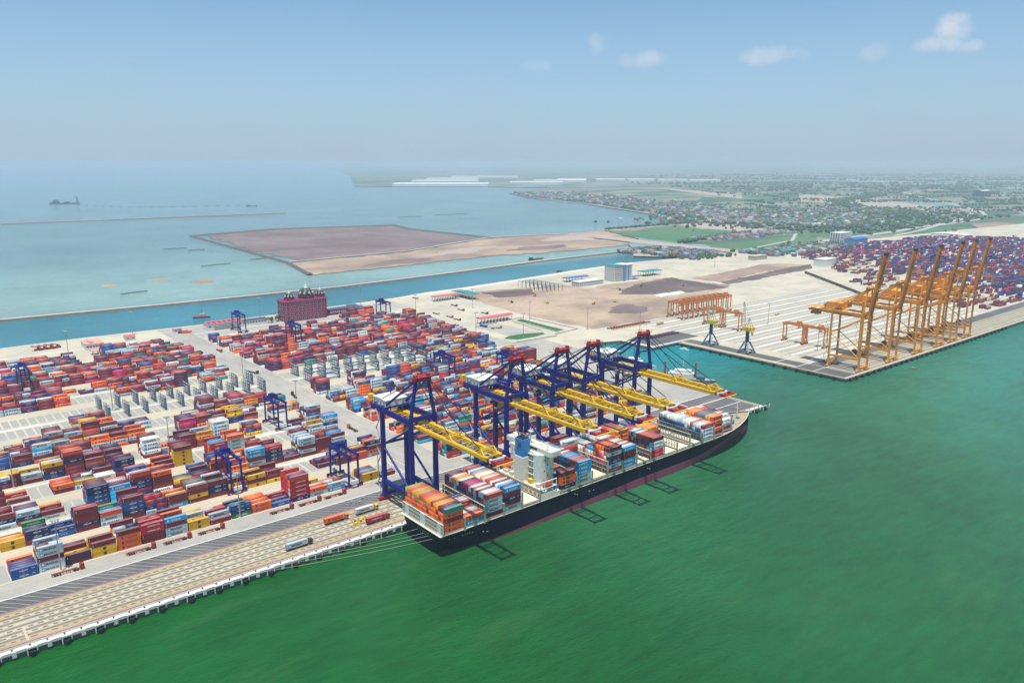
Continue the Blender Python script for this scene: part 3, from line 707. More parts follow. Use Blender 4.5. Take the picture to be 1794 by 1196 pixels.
# forecastle gear
b = MB()
for x, y in [(523, -5), (523, 5), (533, -3), (533, 3)]: b.cyl((x, SY + y - 1.2, 12.2), (x, SY + y + 1.2, 12.2), 1.0, n=10)
b.box(518, 520, SY - 9, SY - 4, 11, 13); b.box(518, 520, SY + 4, SY + 9, 11, 13)
b.build('windlass', M['portal_blue'], ship)
MB().cyl((536, SY, 11.5), (536, SY, 24), .5, .25, 8).box(535.8, 536.2, SY - 2, SY + 2, 19, 19.3).build('foremast', M['ship_white'], ship)
b = MB().box(506, 507, SY - 17, SY + 17, 10.8, 14.6).build('breakwater_plate', M['ship_white'], ship)
# mooring lines, stern to the quay bollards
for i, (y, zz, tx, ty) in enumerate([(SY - 8, 5.5, 146, -.2), (SY - 3, 5.2, 160, -.2), (SY + 4, 5.2, 174, -.2), (SY - 12, 5.0, 132, -.2)]):
    c = MB(); P0 = Vector((230, y, zz)); P1 = Vector((tx + .2, ty + .3, .9)); prev = P0
    for s_ in range(1, 13):
        t = s_ / 12; p = P0.lerp(P1, t); p.z -= 2.0 * 4 * t * (1 - t) * .5; c.beam(prev, p, .13); prev = p
    tag(c.build('mooring_line', M['rope']), ['second mooring rope from the ship stern, counted from the river', 'third mooring rope from the ship stern, counted from the river',
        'mooring rope from the ship stern closest to the quay wall', 'outermost mooring rope from the ship stern, on the river side'][i], 'mooring rope', 'stern mooring ropes')
for i, (x0, y0, tx) in enumerate([(546, SY + 3, 590), (548, SY + 1, 604)]):
    c = MB(); P0 = Vector((x0, y0, 12)); P1 = Vector((tx, .2, .9)); prev = P0
    for s_ in range(1, 9):
        t = s_ / 8; p = P0.lerp(P1, t); p.z -= 1.2 * t * (1 - t) * 4; c.beam(prev, p, .13); prev = p
    tag(c.build('mooring_line', M['rope']), ['shorter mooring rope from the ship bow to the jetty', 'longer mooring rope from the ship bow to the jetty tip'][i], 'mooring rope', 'bow mooring ropes')

# railings and deck clutter on the house
b = MB()
for y in np.arange(SY - 21.4, SY + 21.5, 3.05):
    for x in (311.1, 319.3): b.box(x - .05, x + .05, y - .05, y + .05, 40.2, 41.3)
for x in (311.1, 319.3): b.box(x - .04, x + .04, SY - 21.4, SY + 21.4, 41.2, 41.3); b.box(x - .04, x + .04, SY - 21.4, SY + 21.4, 40.7, 40.76)
b.build('bridge_railing', M['wall_white'], ship)
b = MB()
for k in range(5):
    z = 14 + 4.4 * k; b.beam((309.0, SY - 8 + (3 if k % 2 else 0), z), (309.0, SY - 8 + (0 if k % 2 else 3), z + 4.2), .7, .2)
    b.box(307.8, 309.3, SY - 9, SY - 3.6, z + 4.1, z + 4.25)
b.build('outside_stair', M['ship_white'], ship)
for x, y, dx, dy, dz, m in ((304.5, -18, 3, 3, 2.2, 'ship_white'), (305, -10, 2.4, 3.4, 2.8, 'truck_yellow'), (304.4, 8, 3, 3, 2.4, 'ship_white'), (305, 14, 3, 4, 1.8, 'hatch_cream'), (312, -19, 4, 2.4, 2.4, 'ship_white')):
    MB().box(x, x + dx, SY + y, SY + y + dy, 13.4, 13.4 + dz + 4.2 * (x < 311)).build('deck_locker', M[m], ship)
pc = MB().cyl((306.5, SY + 17, 13.4), (306.5, SY + 17, 24), .5, n=8).beam((306.5, SY + 17, 23.6), (306.5, SY + 8, 27), .5, .6); pc.build('provision_crane', M['truck_yellow'], ship)
# ------------------------------------------------------------------ shipping containers
PAL = {  # key: paint, word, lettering
 'maroon': ((0.15, 0.011, 0.024), 'maroon', None), 'brown': ((0.22, 0.045, 0.03), 'rust-brown', None), 'red': ((0.42, 0.012, 0.024), 'red', 'sud'),
 'salmon': ((0.48, 0.07, 0.045), 'salmon-red', None), 'orange': ((0.78, 0.13, 0.005), 'orange', 'hapag'), 'amber': ((0.78, 0.26, 0.01), 'amber', 'hapag'),
 'navy': ((0.006, 0.017, 0.1), 'navy', 'cma'), 'blue': ((0.008, 0.065, 0.25), 'blue', 'cma'), 'cyan': ((0.012, 0.31, 0.6), 'bright blue', 'sealand'),
 'grey': ((.40, .48, .52), 'pale grey', 'maersk'), 'white': ((.70, .70, .66), 'white', 'maersk'), 'yellow': ((0.64, 0.36, 0.004), 'yellow', 'msc'),
 'purple': ((0.075, 0.012, 0.052), 'plum', None), 'teal': ((.02, .21, .17), 'teal', None), 'green': ((.02, .22, .04), 'green', 'ever'),
 'lime': ((.25, .36, .03), 'lime green', None), 'magenta': ((.46, .012, .12), 'magenta', None), 'tan': ((.42, .33, .18), 'tan', 'msc'), 'slate': ((.10, .15, .19), 'slate', None)}
def mixpal(w):
    ks = list(w); ws = np.array([w[k] for k in ks], float); ws /= ws.sum(); return ks, ws
P_NEAR = mixpal(dict(maroon=38, brown=6, red=4, salmon=4, orange=8, navy=15, blue=6, cyan=3, grey=16, white=4, yellow=7, purple=8, teal=2, green=1, tan=2, amber=1))
P_FAR = mixpal(dict(maroon=36, salmon=7, orange=12, navy=9, blue=5, grey=14, white=5, purple=13, teal=3, magenta=3, red=6, brown=4))
P_SHIP = mixpal(dict(maroon=22, salmon=12, orange=12, navy=8, blue=8, cyan=10, grey=14, white=14, purple=4, magenta=2, brown=6))
P_RIGHT = mixpal(dict(maroon=28, salmon=9, orange=8, navy=14, blue=10, cyan=4, grey=13, white=6, yellow=4, purple=8, teal=2, tan=4, red=4))
def pick(p): return p[0][np.random.choice(len(p[0]), p=p[1])]
TH = 2.85
CONT = []; OCC = {}
def add_cont(zone, sub, bay, row, tier, x, L, y, z, col, half=0):
    c = dict(zone=zone, sub=sub, bay=bay, row=row, tier=tier, x=x, L=L, y=y, z=z, col=col, half=half, top=0)
    CONT.append(c)
    for h in ((0, 1) if half == 0 else (half - 1,)): OCC[(zone, sub, bay * 2 + h, row, tier)] = c
    return c
HL = {('B', 0): [2,5,2,3,4,4,4,2,2,3,2,2,6,2,2,0,2,1,0], ('A', 0): [2,3,2,5,3,5,3,3,4,4,3,3,3,0,0,2,2,3,4], ('B', 1): [3,3,2,0,5,4,6,5,2,3,5,3,5,5,1,5,4,4,0],
      ('A', 1): [3,1,0,2,2,3,5,1,2,5,0,4,5,2,0,0,2,4,5], ('B', 2): [3,3,2,4,6,4,4,0,5,2,4,4,6,0,3,0,0,1,5], ('A', 2): [3,3,3,5,4,3,4,4,4,0,0,4,4,4,4,3,0,2,2],
      ('B', 3): [1,1,1,2,4,3,5,4,3,2,0,0,2,6,4,5,4,3,2], ('A', 3): [0,0,0,0,0,0,2,3,0,0,0,0,0,0,0,0,0,0,0], ('B', 4): [0]*19,
      ('A', 4): [4,4,4,3,3,3,3,0,0,0,3,2,3,4,5,0,3,2,0], ('B', 5): [3,3,3,3,3,3,3,1,1,3,3,3,4,3,4,4,3,4,2], ('A', 5): [3,4,3,4,3,4,3,4,3,3,4,3,3,4,3,4,3,4,3],
      ('B', 6): [4,3,4,3,4,4,3,3,4,3,2,3,4,3,3,4,3,3,2], ('A', 6): [3,3,3,4,3,3,4,3,3,2,1,3,4,4,3,3,3,2,2], ('B', 7): [3,3,3,3,3,3,3,3,2,3,0,0,5,5,3,3,2,2,1], ('A', 7): [0]*15 + [1,1,1,0]}
FACE = {('B',0,0): ['blue','blue'], ('B',0,1): ['white','grey','maroon','grey','grey'], ('B',0,3): ['yellow','yellow','maroon'], ('B',0,4): ['orange','orange','orange','maroon'],
        ('B',0,5): ['maroon','maroon','red','red'], ('B',0,6): ['grey','grey','maroon','cyan'], ('B',0,7): ['yellow','yellow'], ('B',0,9): ['green','navy','blue'], ('B',0,10): ['orange','orange'],
        ('B',0,12): ['navy','red','red','red','red','salmon'], ('B',0,16): ['yellow','yellow'], ('A',0,0): ['yellow','yellow'], ('A',0,1): ['maroon','navy','navy'],
        ('A',0,3): ['maroon','navy','maroon','maroon','maroon'], ('A',0,4): ['grey','grey','salmon'], ('A',0,5): ['maroon','navy','blue','blue','maroon'], ('A',0,8): ['maroon','yellow','maroon','brown'],
        ('A',0,9): ['brown','navy','navy','maroon'], ('A',0,11): ['yellow','maroon','yellow'], ('A',0,12): ['yellow','maroon','maroon'], ('B',1,4): ['maroon','blue','blue','navy','navy'],
        ('B',1,6): ['navy','maroon','navy','navy','maroon','salmon'], ('B',1,12): ['maroon','grey','maroon','cyan','cyan'], ('B',1,13): ['maroon','navy','navy','navy','red'],
        ('B',1,15): ['maroon','grey','maroon','grey','grey'], ('B',1,8): ['maroon','yellow'], ('A',1,9): ['yellow','yellow','yellow','yellow','maroon'], ('A',1,3): ['maroon','orange'],
        ('A',1,6): ['navy','maroon','navy','navy','navy'], ('A',1,12): ['orange','grey','grey','grey','orange'], ('A',1,18): ['maroon','grey','navy','grey','cyan'], ('A',1,11): ['maroon','red','red','red'],
        ('B',2,4): ['maroon','maroon','maroon','navy','maroon','salmon'], ('B',2,3): ['navy','navy','maroon','yellow'], ('B',2,12): ['grey','orange','grey','grey','grey','white'],
        ('B',2,8): ['maroon','white','grey','white','white'], ('B',2,18): ['maroon','grey','blue','maroon','grey'], ('A',2,6): ['orange','grey','orange','orange'], ('A',2,7): ['orange','grey','orange','maroon'],
        ('A',2,8): ['maroon','grey','orange','orange'], ('A',2,11): ['grey','maroon','magenta','magenta'], ('A',2,14): ['navy','navy','yellow','yellow'], ('B',3,13): ['grey','grey','maroon','grey','maroon','brown'],
        ('B',3,15): ['grey','grey','maroon','grey','red'], ('A',4,10): ['grey','maroon','orange'], ('A',4,14): ['purple']*5, ('A',4,6): ['orange','red','orange'], ('A',4,4): ['navy','maroon','navy'],
        ('A',4,12): ['maroon','grey','maroon'], ('A',4,13): ['orange','maroon','maroon','grey']}
def fill_bay(zone, kind, k, i, x, y0, h, pal, face=None, rows=6):
    prev = None
    for r in range(rows):
        hh = h if (r == 0 and face) else max(0, h + random.choice([-2, -1, -1, 0, 0, 0]))
        if h >= 5 and r < 2: hh = h
        base = face if face and (r == 0 or random.random() < .45) else None
        two = random.random() < .12 and not base
        for t in range(hh):
            y = y0 + 2.85 * r; z = .02 + TH * t
            def colour():
                if base and t < len(base): return base[t]
                if prev and random.random() < .25: return prev
                return pick(pal)
            if two:
                for hf in (1, 2): add_cont(zone, (kind, k), i, r, t, x + (.1 if hf == 1 else 6.45), 6.06, y, z, colour(), hf)
            else:
                prev = colour(); add_cont(zone, (kind, k), i, r, t, x + .25, 12.19, y, z, prev)
for kind, k, y0 in SUB:
    for i, h in enumerate(HL[(kind, k)]):
        if h and not (i == 18 and False):
            fill_bay('west', kind, k, i, 36.6 + 13 * i, y0, h, P_NEAR if y0 < 340 else P_FAR, FACE.get((kind, k, i)))
RFACE = {('B',3,0): ['white','purple','navy','purple','salmon'], ('B',3,3): ['red','navy','grey','purple','purple'], ('B',3,6): ['salmon','blue','purple','blue','blue'], ('A',2,1): ['salmon','grey'],
         ('B',2,2): ['blue','blue','grey','navy'], ('A',1,0): ['salmon','salmon','orange'], ('B',1,2): ['green','maroon','red'], ('A',4,0): ['purple','purple','navy','red'], ('A',4,1): ['red','red','salmon','grey']}
for kind, k, y0 in SUB:
    xmax = 548 if y0 < 250 else (562 if y0 < 330 else (578 if y0 < 430 else 592))
    for i in range(0, 21):
        x = 315.5 + 13 * i
        if x + 12.5 > xmax: break
        if y0 > 600 and (i < 15 or i > 18): continue
        if (kind, k) in (('A', 3), ('B', 4)):
            h = 0 if i < 12 else random.choice([3, 4, 5, 4])
        elif (kind, k) == ('B', 3): h = [5,0,0,5,2,0,5,5,4,3,4,5,5,4,5,4,4,4,4,4,4][i]
        elif y0 < 250: h = random.choice([3, 4, 4, 5, 5, 2] if i > 1 else [3, 4, 2])
        elif (kind, k) == ('B', 7): h = random.choice([2, 3, 2]) if i > 6 else random.choice([1, 2, 3])
        else: h = random.choice([3, 4, 4, 5, 3])
        if h: fill_bay('east', kind, k, i, x, y0, h, P_FAR if y0 > 390 else P_RIGHT, RFACE.get((kind, k, i)), rows=4 if y0 > 600 else 6)
# white reefers plugged in between the racks past the cross road
WHT = mixpal(dict(white=9, grey=1))
for row_, kk in ((0, ('A', 3)), (1, ('B', 4))):
    for i in range(1, 10):
        if random.random() < .35: continue
        for r in range(5):
            for t in range(random.choice([0, 0, 1, 1, 2])): add_cont('east', kk, i, r, t, 331 + 15.2 * i, 12.19, (332 if row_ == 0 else 363.5) + 2.85 * r, .02 + TH * t, pick(WHT))
# boxes on the ship
def ship_bay(bi, tiers, face, tops=None, pal=P_SHIP):
    n = nrow(bi); w = n * 2.5 / 2
    for r in range(n):
        h = tiers[r] if r < len(tiers) else tiers[-1]
        for t in range(h):
            col = face[t] if (r == 0 and t < len(face)) else (tops[r] if tops and t == h - 1 and r < len(tops) else pick(pal))
            add_cont('ship', 'bay', bi, r, t, BAYX[bi], 12.19, SY - w + 2.5 * r + .03, basez(bi) + TH * t, col)
O_ = mixpal(dict(orange=55, salmon=15, maroon=10, slate=10, amber=6, green=3)); B_ = mixpal(dict(blue=30, slate=25, cyan=10, maroon=20, grey=10, salmon=8))
ship_bay(0, [5]*17, ['orange','orange','maroon','orange','teal'], ['teal','purple','maroon','amber','amber','brown','amber','amber','orange','salmon','salmon','amber','lime','amber','salmon','orange','lime'], O_)
ship_bay(1, [2,2,2,2,2,3,3,3,3,3,2,2,2,1,1,1,1], ['cyan','orange'], ['orange','salmon','white','white','salmon','red','white','white','salmon','cyan','white','white','salmon','maroon','white','cyan','white'])
ship_bay(2, [5]*17, ['maroon','grey','grey','grey','salmon'], ['salmon','white','white','maroon','white','salmon','white','magenta','magenta','magenta','purple','white','amber','amber','white','maroon','maroon'], B_)
ship_bay(3, [5]*17, ['grey','maroon','navy','maroon','cyan'], ['cyan','purple','cyan','white','maroon','white','salmon','salmon','white','amber','white','white','amber','cyan','white','maroon','salmon'], B_)
ship_bay(5, [4,4,3,3,3,2,3,3,3,3,4,4,4,4,3,3,3], ['navy','orange','orange','maroon'], ['maroon','maroon','blue','cyan','purple','cyan'])
ship_bay(6, [5]*17, ['grey','grey','cyan','cyan','cyan'], ['white','salmon','salmon','cyan','salmon','cyan','cyan','salmon','white','maroon','white','cyan','cyan','slate','cyan','salmon','white'], B_)
ship_bay(7, [0]*11 + [6,6,6,5,6,6], [], [None]*11 + ['grey','white','maroon','maroon','maroon','maroon'], mixpal(dict(maroon=70, slate=10, salmon=10, blue=10)))
ship_bay(8, [6,6,6,6,6,6,5,5,5,4,4,4,4,4,4,4,4], ['red','grey','blue','maroon','grey','maroon'], ['maroon','maroon','orange','orange','orange','maroon','cyan','cyan','salmon','salmon','white','white','white','grey','grey','grey','white'])
ship_bay(9, [5]*17, ['cyan','cyan','maroon','maroon','cyan'], ['cyan','white','salmon','white','salmon','white','white','salmon','maroon','white','white','white','white','grey','white','white','white'])
ship_bay(10, [0]*8 + [6,6,6,6,6,6,6,5,5], [], [None]*8 + ['amber','amber','lime','orange','salmon','salmon','salmon','orange','amber'], O_)
ship_bay(11, [5,5,5,5,5,5,5,5,5,4,4,4,4,4,4,4,4], ['red','red','grey','grey','maroon'], ['salmon','salmon','salmon','salmon','salmon','salmon','white','cyan','white','white','white','salmon','salmon','grey','salmon','white','white'], B_)
ship_bay(12, [0]*6 + [4,5,5,5,5,3,3,3,3,3,3], [], [None]*6 + ['maroon','amber','amber','amber','amber','salmon','salmon','white'])
ship_bay(15, [4]*17, ['grey','grey','grey','red'], ['red','white','white','grey','salmon','white','white','white','grey','grey','white','white','white','white','grey','white','white'], mixpal(dict(blue=50, slate=30, grey=15, maroon=5)))
ship_bay(16, [5,5,5,5,5,5,5,5,5,5,5,4,4,4,4], ['maroon','orange','maroon','orange','orange'], ['amber','amber','tan','slate','slate','slate','salmon','amber','amber','amber','white','white','cyan','purple','salmon'], O_)
ship_bay(17, [3,4,4,4,4,4,4,3,4,4,4,4,4], ['maroon','grey','white'], ['white','white','salmon','white','salmon','purple','navy','white','salmon','salmon','white','white','red'], P_SHIP)

# stack heights, then how much of each box the camera can see
for c in CONT:
    n = 0
    while OCC.get((c['zone'], c['sub'], c['bay'] * 2 + max(0, c['half'] - 1), c['row'], c['tier'] + n + 1)): n += 1
    c['top'] = n
def boxpolys(c):
    x0, x1, y0, y1, z0, z1 = c['x'], c['x'] + c['L'], c['y'], c['y'] + 2.44, c['z'], c['z'] + 2.8
    return [(x0,y0,z0),(x1,y0,z0),(x1,y1,z0),(x0,y1,z0),(x0,y0,z1),(x1,y0,z1),(x1,y1,z1),(x0,y1,z1)]
QF = ((4,5,6,7),(0,1,5,4),(1,2,6,5),(2,3,7,6),(3,0,4,7))
vv, ff = [], []
for c in CONT:
    b0 = len(vv); vv += boxpolys(c); ff += [tuple(b0 + i for i in q) for q in QF]
bvh = BVHTree.FromPolygons([Vector(v) for v in vv], ff)
def seen(p):
    d = Vector(p) - CAM; L = d.length; d /= L
    hit = bvh.ray_cast(CAM, d, L - .25)
    return hit[0] is None
for c in CONT:
    x0, L, y0, z0 = c['x'], c['L'], c['y'], c['z']; sc = 0
    q = project(x0 + L / 2, y0 + 1.2, z0 + 1.4)
    c['seen'] = 0
    if not (4 < q[0] < 1790 and 4 < q[1] < 1192): c['score'] = 0; continue
    d = (Vector((x0 + L / 2, y0 + 1.2, z0 + 1.4)) - CAM); D = d.length; d /= D
    k2 = (1390 / D) ** 2
    faces = [(L * 2.44 * -d.z, [(x0 + L * f, y0 + 1.22, z0 + 2.83) for f in (.15, .5, .85)]), (L * 2.8 * d.y, [(x0 + L * f, y0 - .03, z0 + g_) for f in (.15, .5, .85) for g_ in (.8, 2.3)]),
             (2.44 * 2.8 * d.x, [(x0 - .03, y0 + 1.2, z0 + 1.4)])]
    for i, (a, pts) in enumerate(faces):
        if i == 0 and c['top']: continue
        v = sum(seen(p) for p in pts) / len(pts); sc += a * k2 * v
        if i == 1: c['seen'] = v
    c['score'] = sc
N_SINGLE = 300
order = sorted(range(len(CONT)), key=lambda i: -CONT[i]['score'])
single = set(order[:N_SINGLE]); print('containers', len(CONT), 'smallest single px2', CONT[order[N_SINGLE - 1]]['score'])

def box_mesh(L):
    b = MB(); b.box(.05, L - .05, .05, 2.39, .12, 2.72)
    for x in (0, L - .16):
        for y in (0, 2.28): b.box(x, x + .16, y, y + .16, 0, 2.8)
    for y in (0, 2.34):
        b.box(.16, L - .16, y, y + .1, 0, .16); b.box(.16, L - .16, y, y + .1, 2.66, 2.78)
    for z in (0, 2.66): b.box(0, .1, .16, 2.28, z, z + .14); b.box(L - .1, L, .16, 2.28, z, z + .14)
    for y in (.55, .95, 1.45, 1.85): b.box(-.01, .05, y, y + .06, .2, 2.6)
    return b.mesh('shipping_container', M['container_paint'])
CM = {12.19: box_mesh(12.19), 6.06: box_mesh(6.06)}
INK = {'ink_dark': mat('ink_dark', (.015, .025, .05), .6), 'ink_white': mat('ink_white', (.8, .8, .78), .6), 'ink_blue': mat('ink_blue', (.05, .36, .60), .6), 'ink_navy': mat('ink_navy', (.01, .03, .16), .6), 'ink_brown': mat('ink_brown', (.06, .03, .02), .6)}
def text_geo(txt, size, x, z, wmax):
    cu = bpy.data.curves.new('t', 'FONT'); cu.body = txt; cu.size = size; cu.resolution_u = 2; cu.offset = size * .022
    o = bpy.data.objects.new('t', cu); COL.objects.link(o); bpy.context.view_layer.update()
    me = bpy.data.meshes.new_from_object(o.evaluated_get(bpy.context.evaluated_depsgraph_get()))
    v = [tuple(p.co) for p in me.vertices]; f = [tuple(p.vertices) for p in me.polygons]
    bpy.data.objects.remove(o); bpy.data.curves.remove(cu); bpy.data.meshes.remove(me)
    xs = [p[0] for p in v]; sc = min(1, wmax / (max(xs) - min(xs))); x_0 = min(xs)
    return [(x + (p[0] - x_0) * sc, -.03, z + p[1]) for p in v], f
def letter_mesh(parts, L):
    b = MB(); mats = []
    def mi(n):
        if INK[n] not in mats: mats.append(INK[n])
        return mats.index(INK[n])
    for p in parts:
        if p[0] == 'text': v, f = text_geo(*p[1:6])
        elif p[0] == 'rect': x, z, w, h = p[1:5]; v = [(x, -.02, z), (x + w, -.02, z), (x + w, -.02, z + h), (x, -.02, z + h)]; f = [(0, 1, 2, 3)]
        if p[0] == 'star':
            x, z, r = p[1:4]; v = []; 
            for i in range(14): t = math.pi * i / 7 + math.pi / 2; rr = r if i % 2 == 0 else r * .5; v.append((x + rr * math.cos(t), -.035, z + rr * math.sin(t)))
            f = [tuple(range(14))]
        k = mi(p[-1])
        for back in (0,):
            b0 = len(b.v); b.v += [(q[0], q[1], q[2]) if not back else (L - q[0], 2.44 - q[1], q[2]) for q in v]
            b.f += [tuple(b0 + i for i in q) for q in f]; b.m += [k] * len(f)
    return b.mesh('lettering', mats)
def brand_meshes(L):
    s = L / 12.19; D = {}
    D['maersk'] = letter_mesh([('rect', .7 * s, .45, 1.9, 1.9, 'ink_blue'), ('star', .7 * s + .95, 1.4, .72, 'ink_white'), ('text', 'MAERSK', 1.75, 2.9 * s if s > .9 else 2.75, .75, 7.6 * s if s > .9 else 3.0, 'ink_dark')], L)
    D['sealand'] = letter_mesh([('star', 1.6 * s, 1.4, .8, 'ink_white'), ('text', 'MAERSK', 1.6, 3.1 * s, .8, 6.4 * s, 'ink_white')], L)
    D['hapag'] = letter_mesh([('rect', 2.0 * s, .7, 1.1, 1.5, 'ink_navy'), ('text', 'Hapag-Lloyd', 1.35, 4.2 * s, .9, 6.2 * s, 'ink_navy')], L)
    D['cma'] = letter_mesh([('text', 'CMA CGM', 1.05, 3.6 * s, 1.05, 4.0 * s, 'ink_white'), ('rect', 4.9 * s, .7, 1.0, .14, 'ink_white'), ('rect', 4.9 * s, 2.2, 1.0, .14, 'ink_white'), ('rect', 9.3 * s, 1.5, 1.6 * s, .22, 'ink_white')], L)
    D['msc'] = letter_mesh([('rect', 5.3 * s, .6, 1.6, 1.55, 'ink_brown'), ('text', 'msc', .6, 5.45 * s, 1.0, 1.2, 'ink_white' if False else 'ink_dark')], L)
    D['sud'] = letter_mesh([('text', 'HAMBURG SUD', 1.1, 3.2 * s, 1.0, 6.8 * s, 'ink_white')], L)
    D['ever'] = letter_mesh([('text', 'EVERGREEN', 1.3, 2.6 * s, .9, 7.2 * s, 'ink_white')], L)
    D['tally'] = letter_mesh([('rect', .35, .7, .16, 1.3, 'ink_white')], L)
    return D
BM = {12.19: brand_meshes(12.19), 6.06: brand_meshes(6.06)}
SIZE = {12.19: '', 6.06: 'short '}
ROWBASE = {}
for n, (kind, k, y0) in enumerate(sorted(SUB, key=lambda s: s[2])): ROWBASE[(kind, k)] = n * 6
TOPW = ['topping its stack', 'second from top', 'third from top', 'fourth from top', 'fifth from top', 'sixth from top']
usedlab = {}
for i in sorted(single):
    c = CONT[i]; rgb, word, brand = PAL[c['col']]
    o = put('shipping_container', CM[c['L']], None, (c['x'], c['y'], c['z']))
    j = .82 + .36 * random.random(); o.color = (min(1, rgb[0] * j), min(1, rgb[1] * j), min(1, rgb[2] * j), 1)
    if c['zone'] == 'ship':
        lab = f"{word} ship container {TOPW[c['top']]}, {ordn(c['row'] + 1)} row from river side, {ordn(c['bay'] + 1)} bay from stern"; grp = 'containers carried on the ship'
    else:
        nb = 19 - c['bay'] if c['zone'] == 'west' else c['bay'] + 1
        side = 'before' if c['zone'] == 'west' else 'past'
        half = '' if not c['half'] else ('near half ' if c['half'] == 1 else 'far half ')
        lab = f"{SIZE[c['L']]}{word} container {TOPW[c['top']]}, {half}{ordn(nb)} bay {side} cross road, {ordn(ROWBASE[c['sub']] + c['row'] + 1)} row{' from quay' if not c['half'] else ''}"; grp = 'containers stacked in the yard'
    tag(o, lab, 'container', grp)
    b_ = brand or ('tally' if random.random() < .6 else None)
    if b_: put('lettering', BM[c['L']][b_], o)
# all the smaller boxes as one mass
def mass_mesh(name, boxes, marks=()):
    n = len(boxes); A = np.array([b[:6] for b in boxes], float); Cc = np.array([b[6] for b in boxes], float)
    idx = [(0,2,4),(1,2,4),(1,3,4),(0,3,4),(0,2,5),(1,2,5),(1,3,5),(0,3,5)]
    V = np.stack([A[:, list(q)] for q in idx], 1).reshape(-1, 3)
    F = (np.array(QF)[None] + (np.arange(n) * 8)[:, None, None]).reshape(-1, 4); FC = np.repeat(Cc, 5, 0)
    if len(marks):
        mv = np.array([m[0] for m in marks], float).reshape(-1, 3); mf = np.arange(len(marks) * 4).reshape(-1, 4) + len(V)
        V = np.vstack([V, mv]); F = np.vstack([F, mf]); FC = np.vstack([FC, np.array([m[1] for m in marks], float)])
    me = bpy.data.meshes.new(name); me.vertices.add(len(V)); me.vertices.foreach_set('co', V.ravel())
    me.loops.add(F.size); me.loops.foreach_set('vertex_index', F.ravel().astype(np.int32)); me.polygons.add(len(F))
    me.polygons.foreach_set('loop_start', (np.arange(len(F)) * 4).astype(np.int32)); me.update(calc_edges=True)
    at = me.attributes.new('paint', 'FLOAT_COLOR', 'FACE'); at.data.foreach_set('color', np.hstack([FC, np.ones((len(FC), 1))]).ravel().astype(np.float32))
    me.materials.append(M['mass_paint']); return me
boxes, marks = [], []
MARK = {'maersk': (.06, .08, .12), 'hapag': (.08, .04, .08), 'cma': (.38, .40, .45), 'sealand': (.5, .6, .65), 'sud': (.5, .42, .42), 'msc': (.08, .05, .02), 'ever': (.5, .55, .5)}
for i, c in enumerate(CONT):
    if i in single: continue
    rgb, word, brand = PAL[c['col']]; j = .82 + .36 * random.random()
    boxes.append((c['x'], c['x'] + c['L'], c['y'], c['y'] + 2.44, c['z'], c['z'] + 2.8, tuple(min(1, v * j) for v in rgb)))
    if brand and c['seen'] > 0 and c['score'] > 30:
        x, y, z, L = c['x'], c['y'] - .03, c['z'], c['L']
        def q(a, w, za, h, col): marks.append(([(x + a, y, z + za), (x + a + w, y, z + za), (x + a + w, y, z + za + h), (x + a, y, z + za + h)], col))
        s = L / 12.19
        if brand == 'maersk':
            q(.7 * s, 1.8 * s, .5, 1.8, (.05, .36, .6))
            for t in range(6): q((3.2 + t * 1.2) * s, .85 * s, .8, 1.2, MARK[brand])
        elif brand == 'msc': q(5.3 * s, 1.5 * s, .6, 1.5, MARK[brand])
        elif brand == 'hapag':
            q(2 * s, 1.0 * s, .7, 1.4, MARK[brand])
            for t in range(4): q((4.2 + t * 1.5) * s, 1.2 * s, 1.0, .8, MARK[brand])
        else:
            for t in range(3): q((4.2 + t * 1.3) * s, .9 * s, 1.15, .55, MARK[brand])
o = struct(put('container_mass', mass_mesh('container_mass', boxes, marks)), 'stuff')
o['label'] = 'remaining stacked containers across the yard and ship'
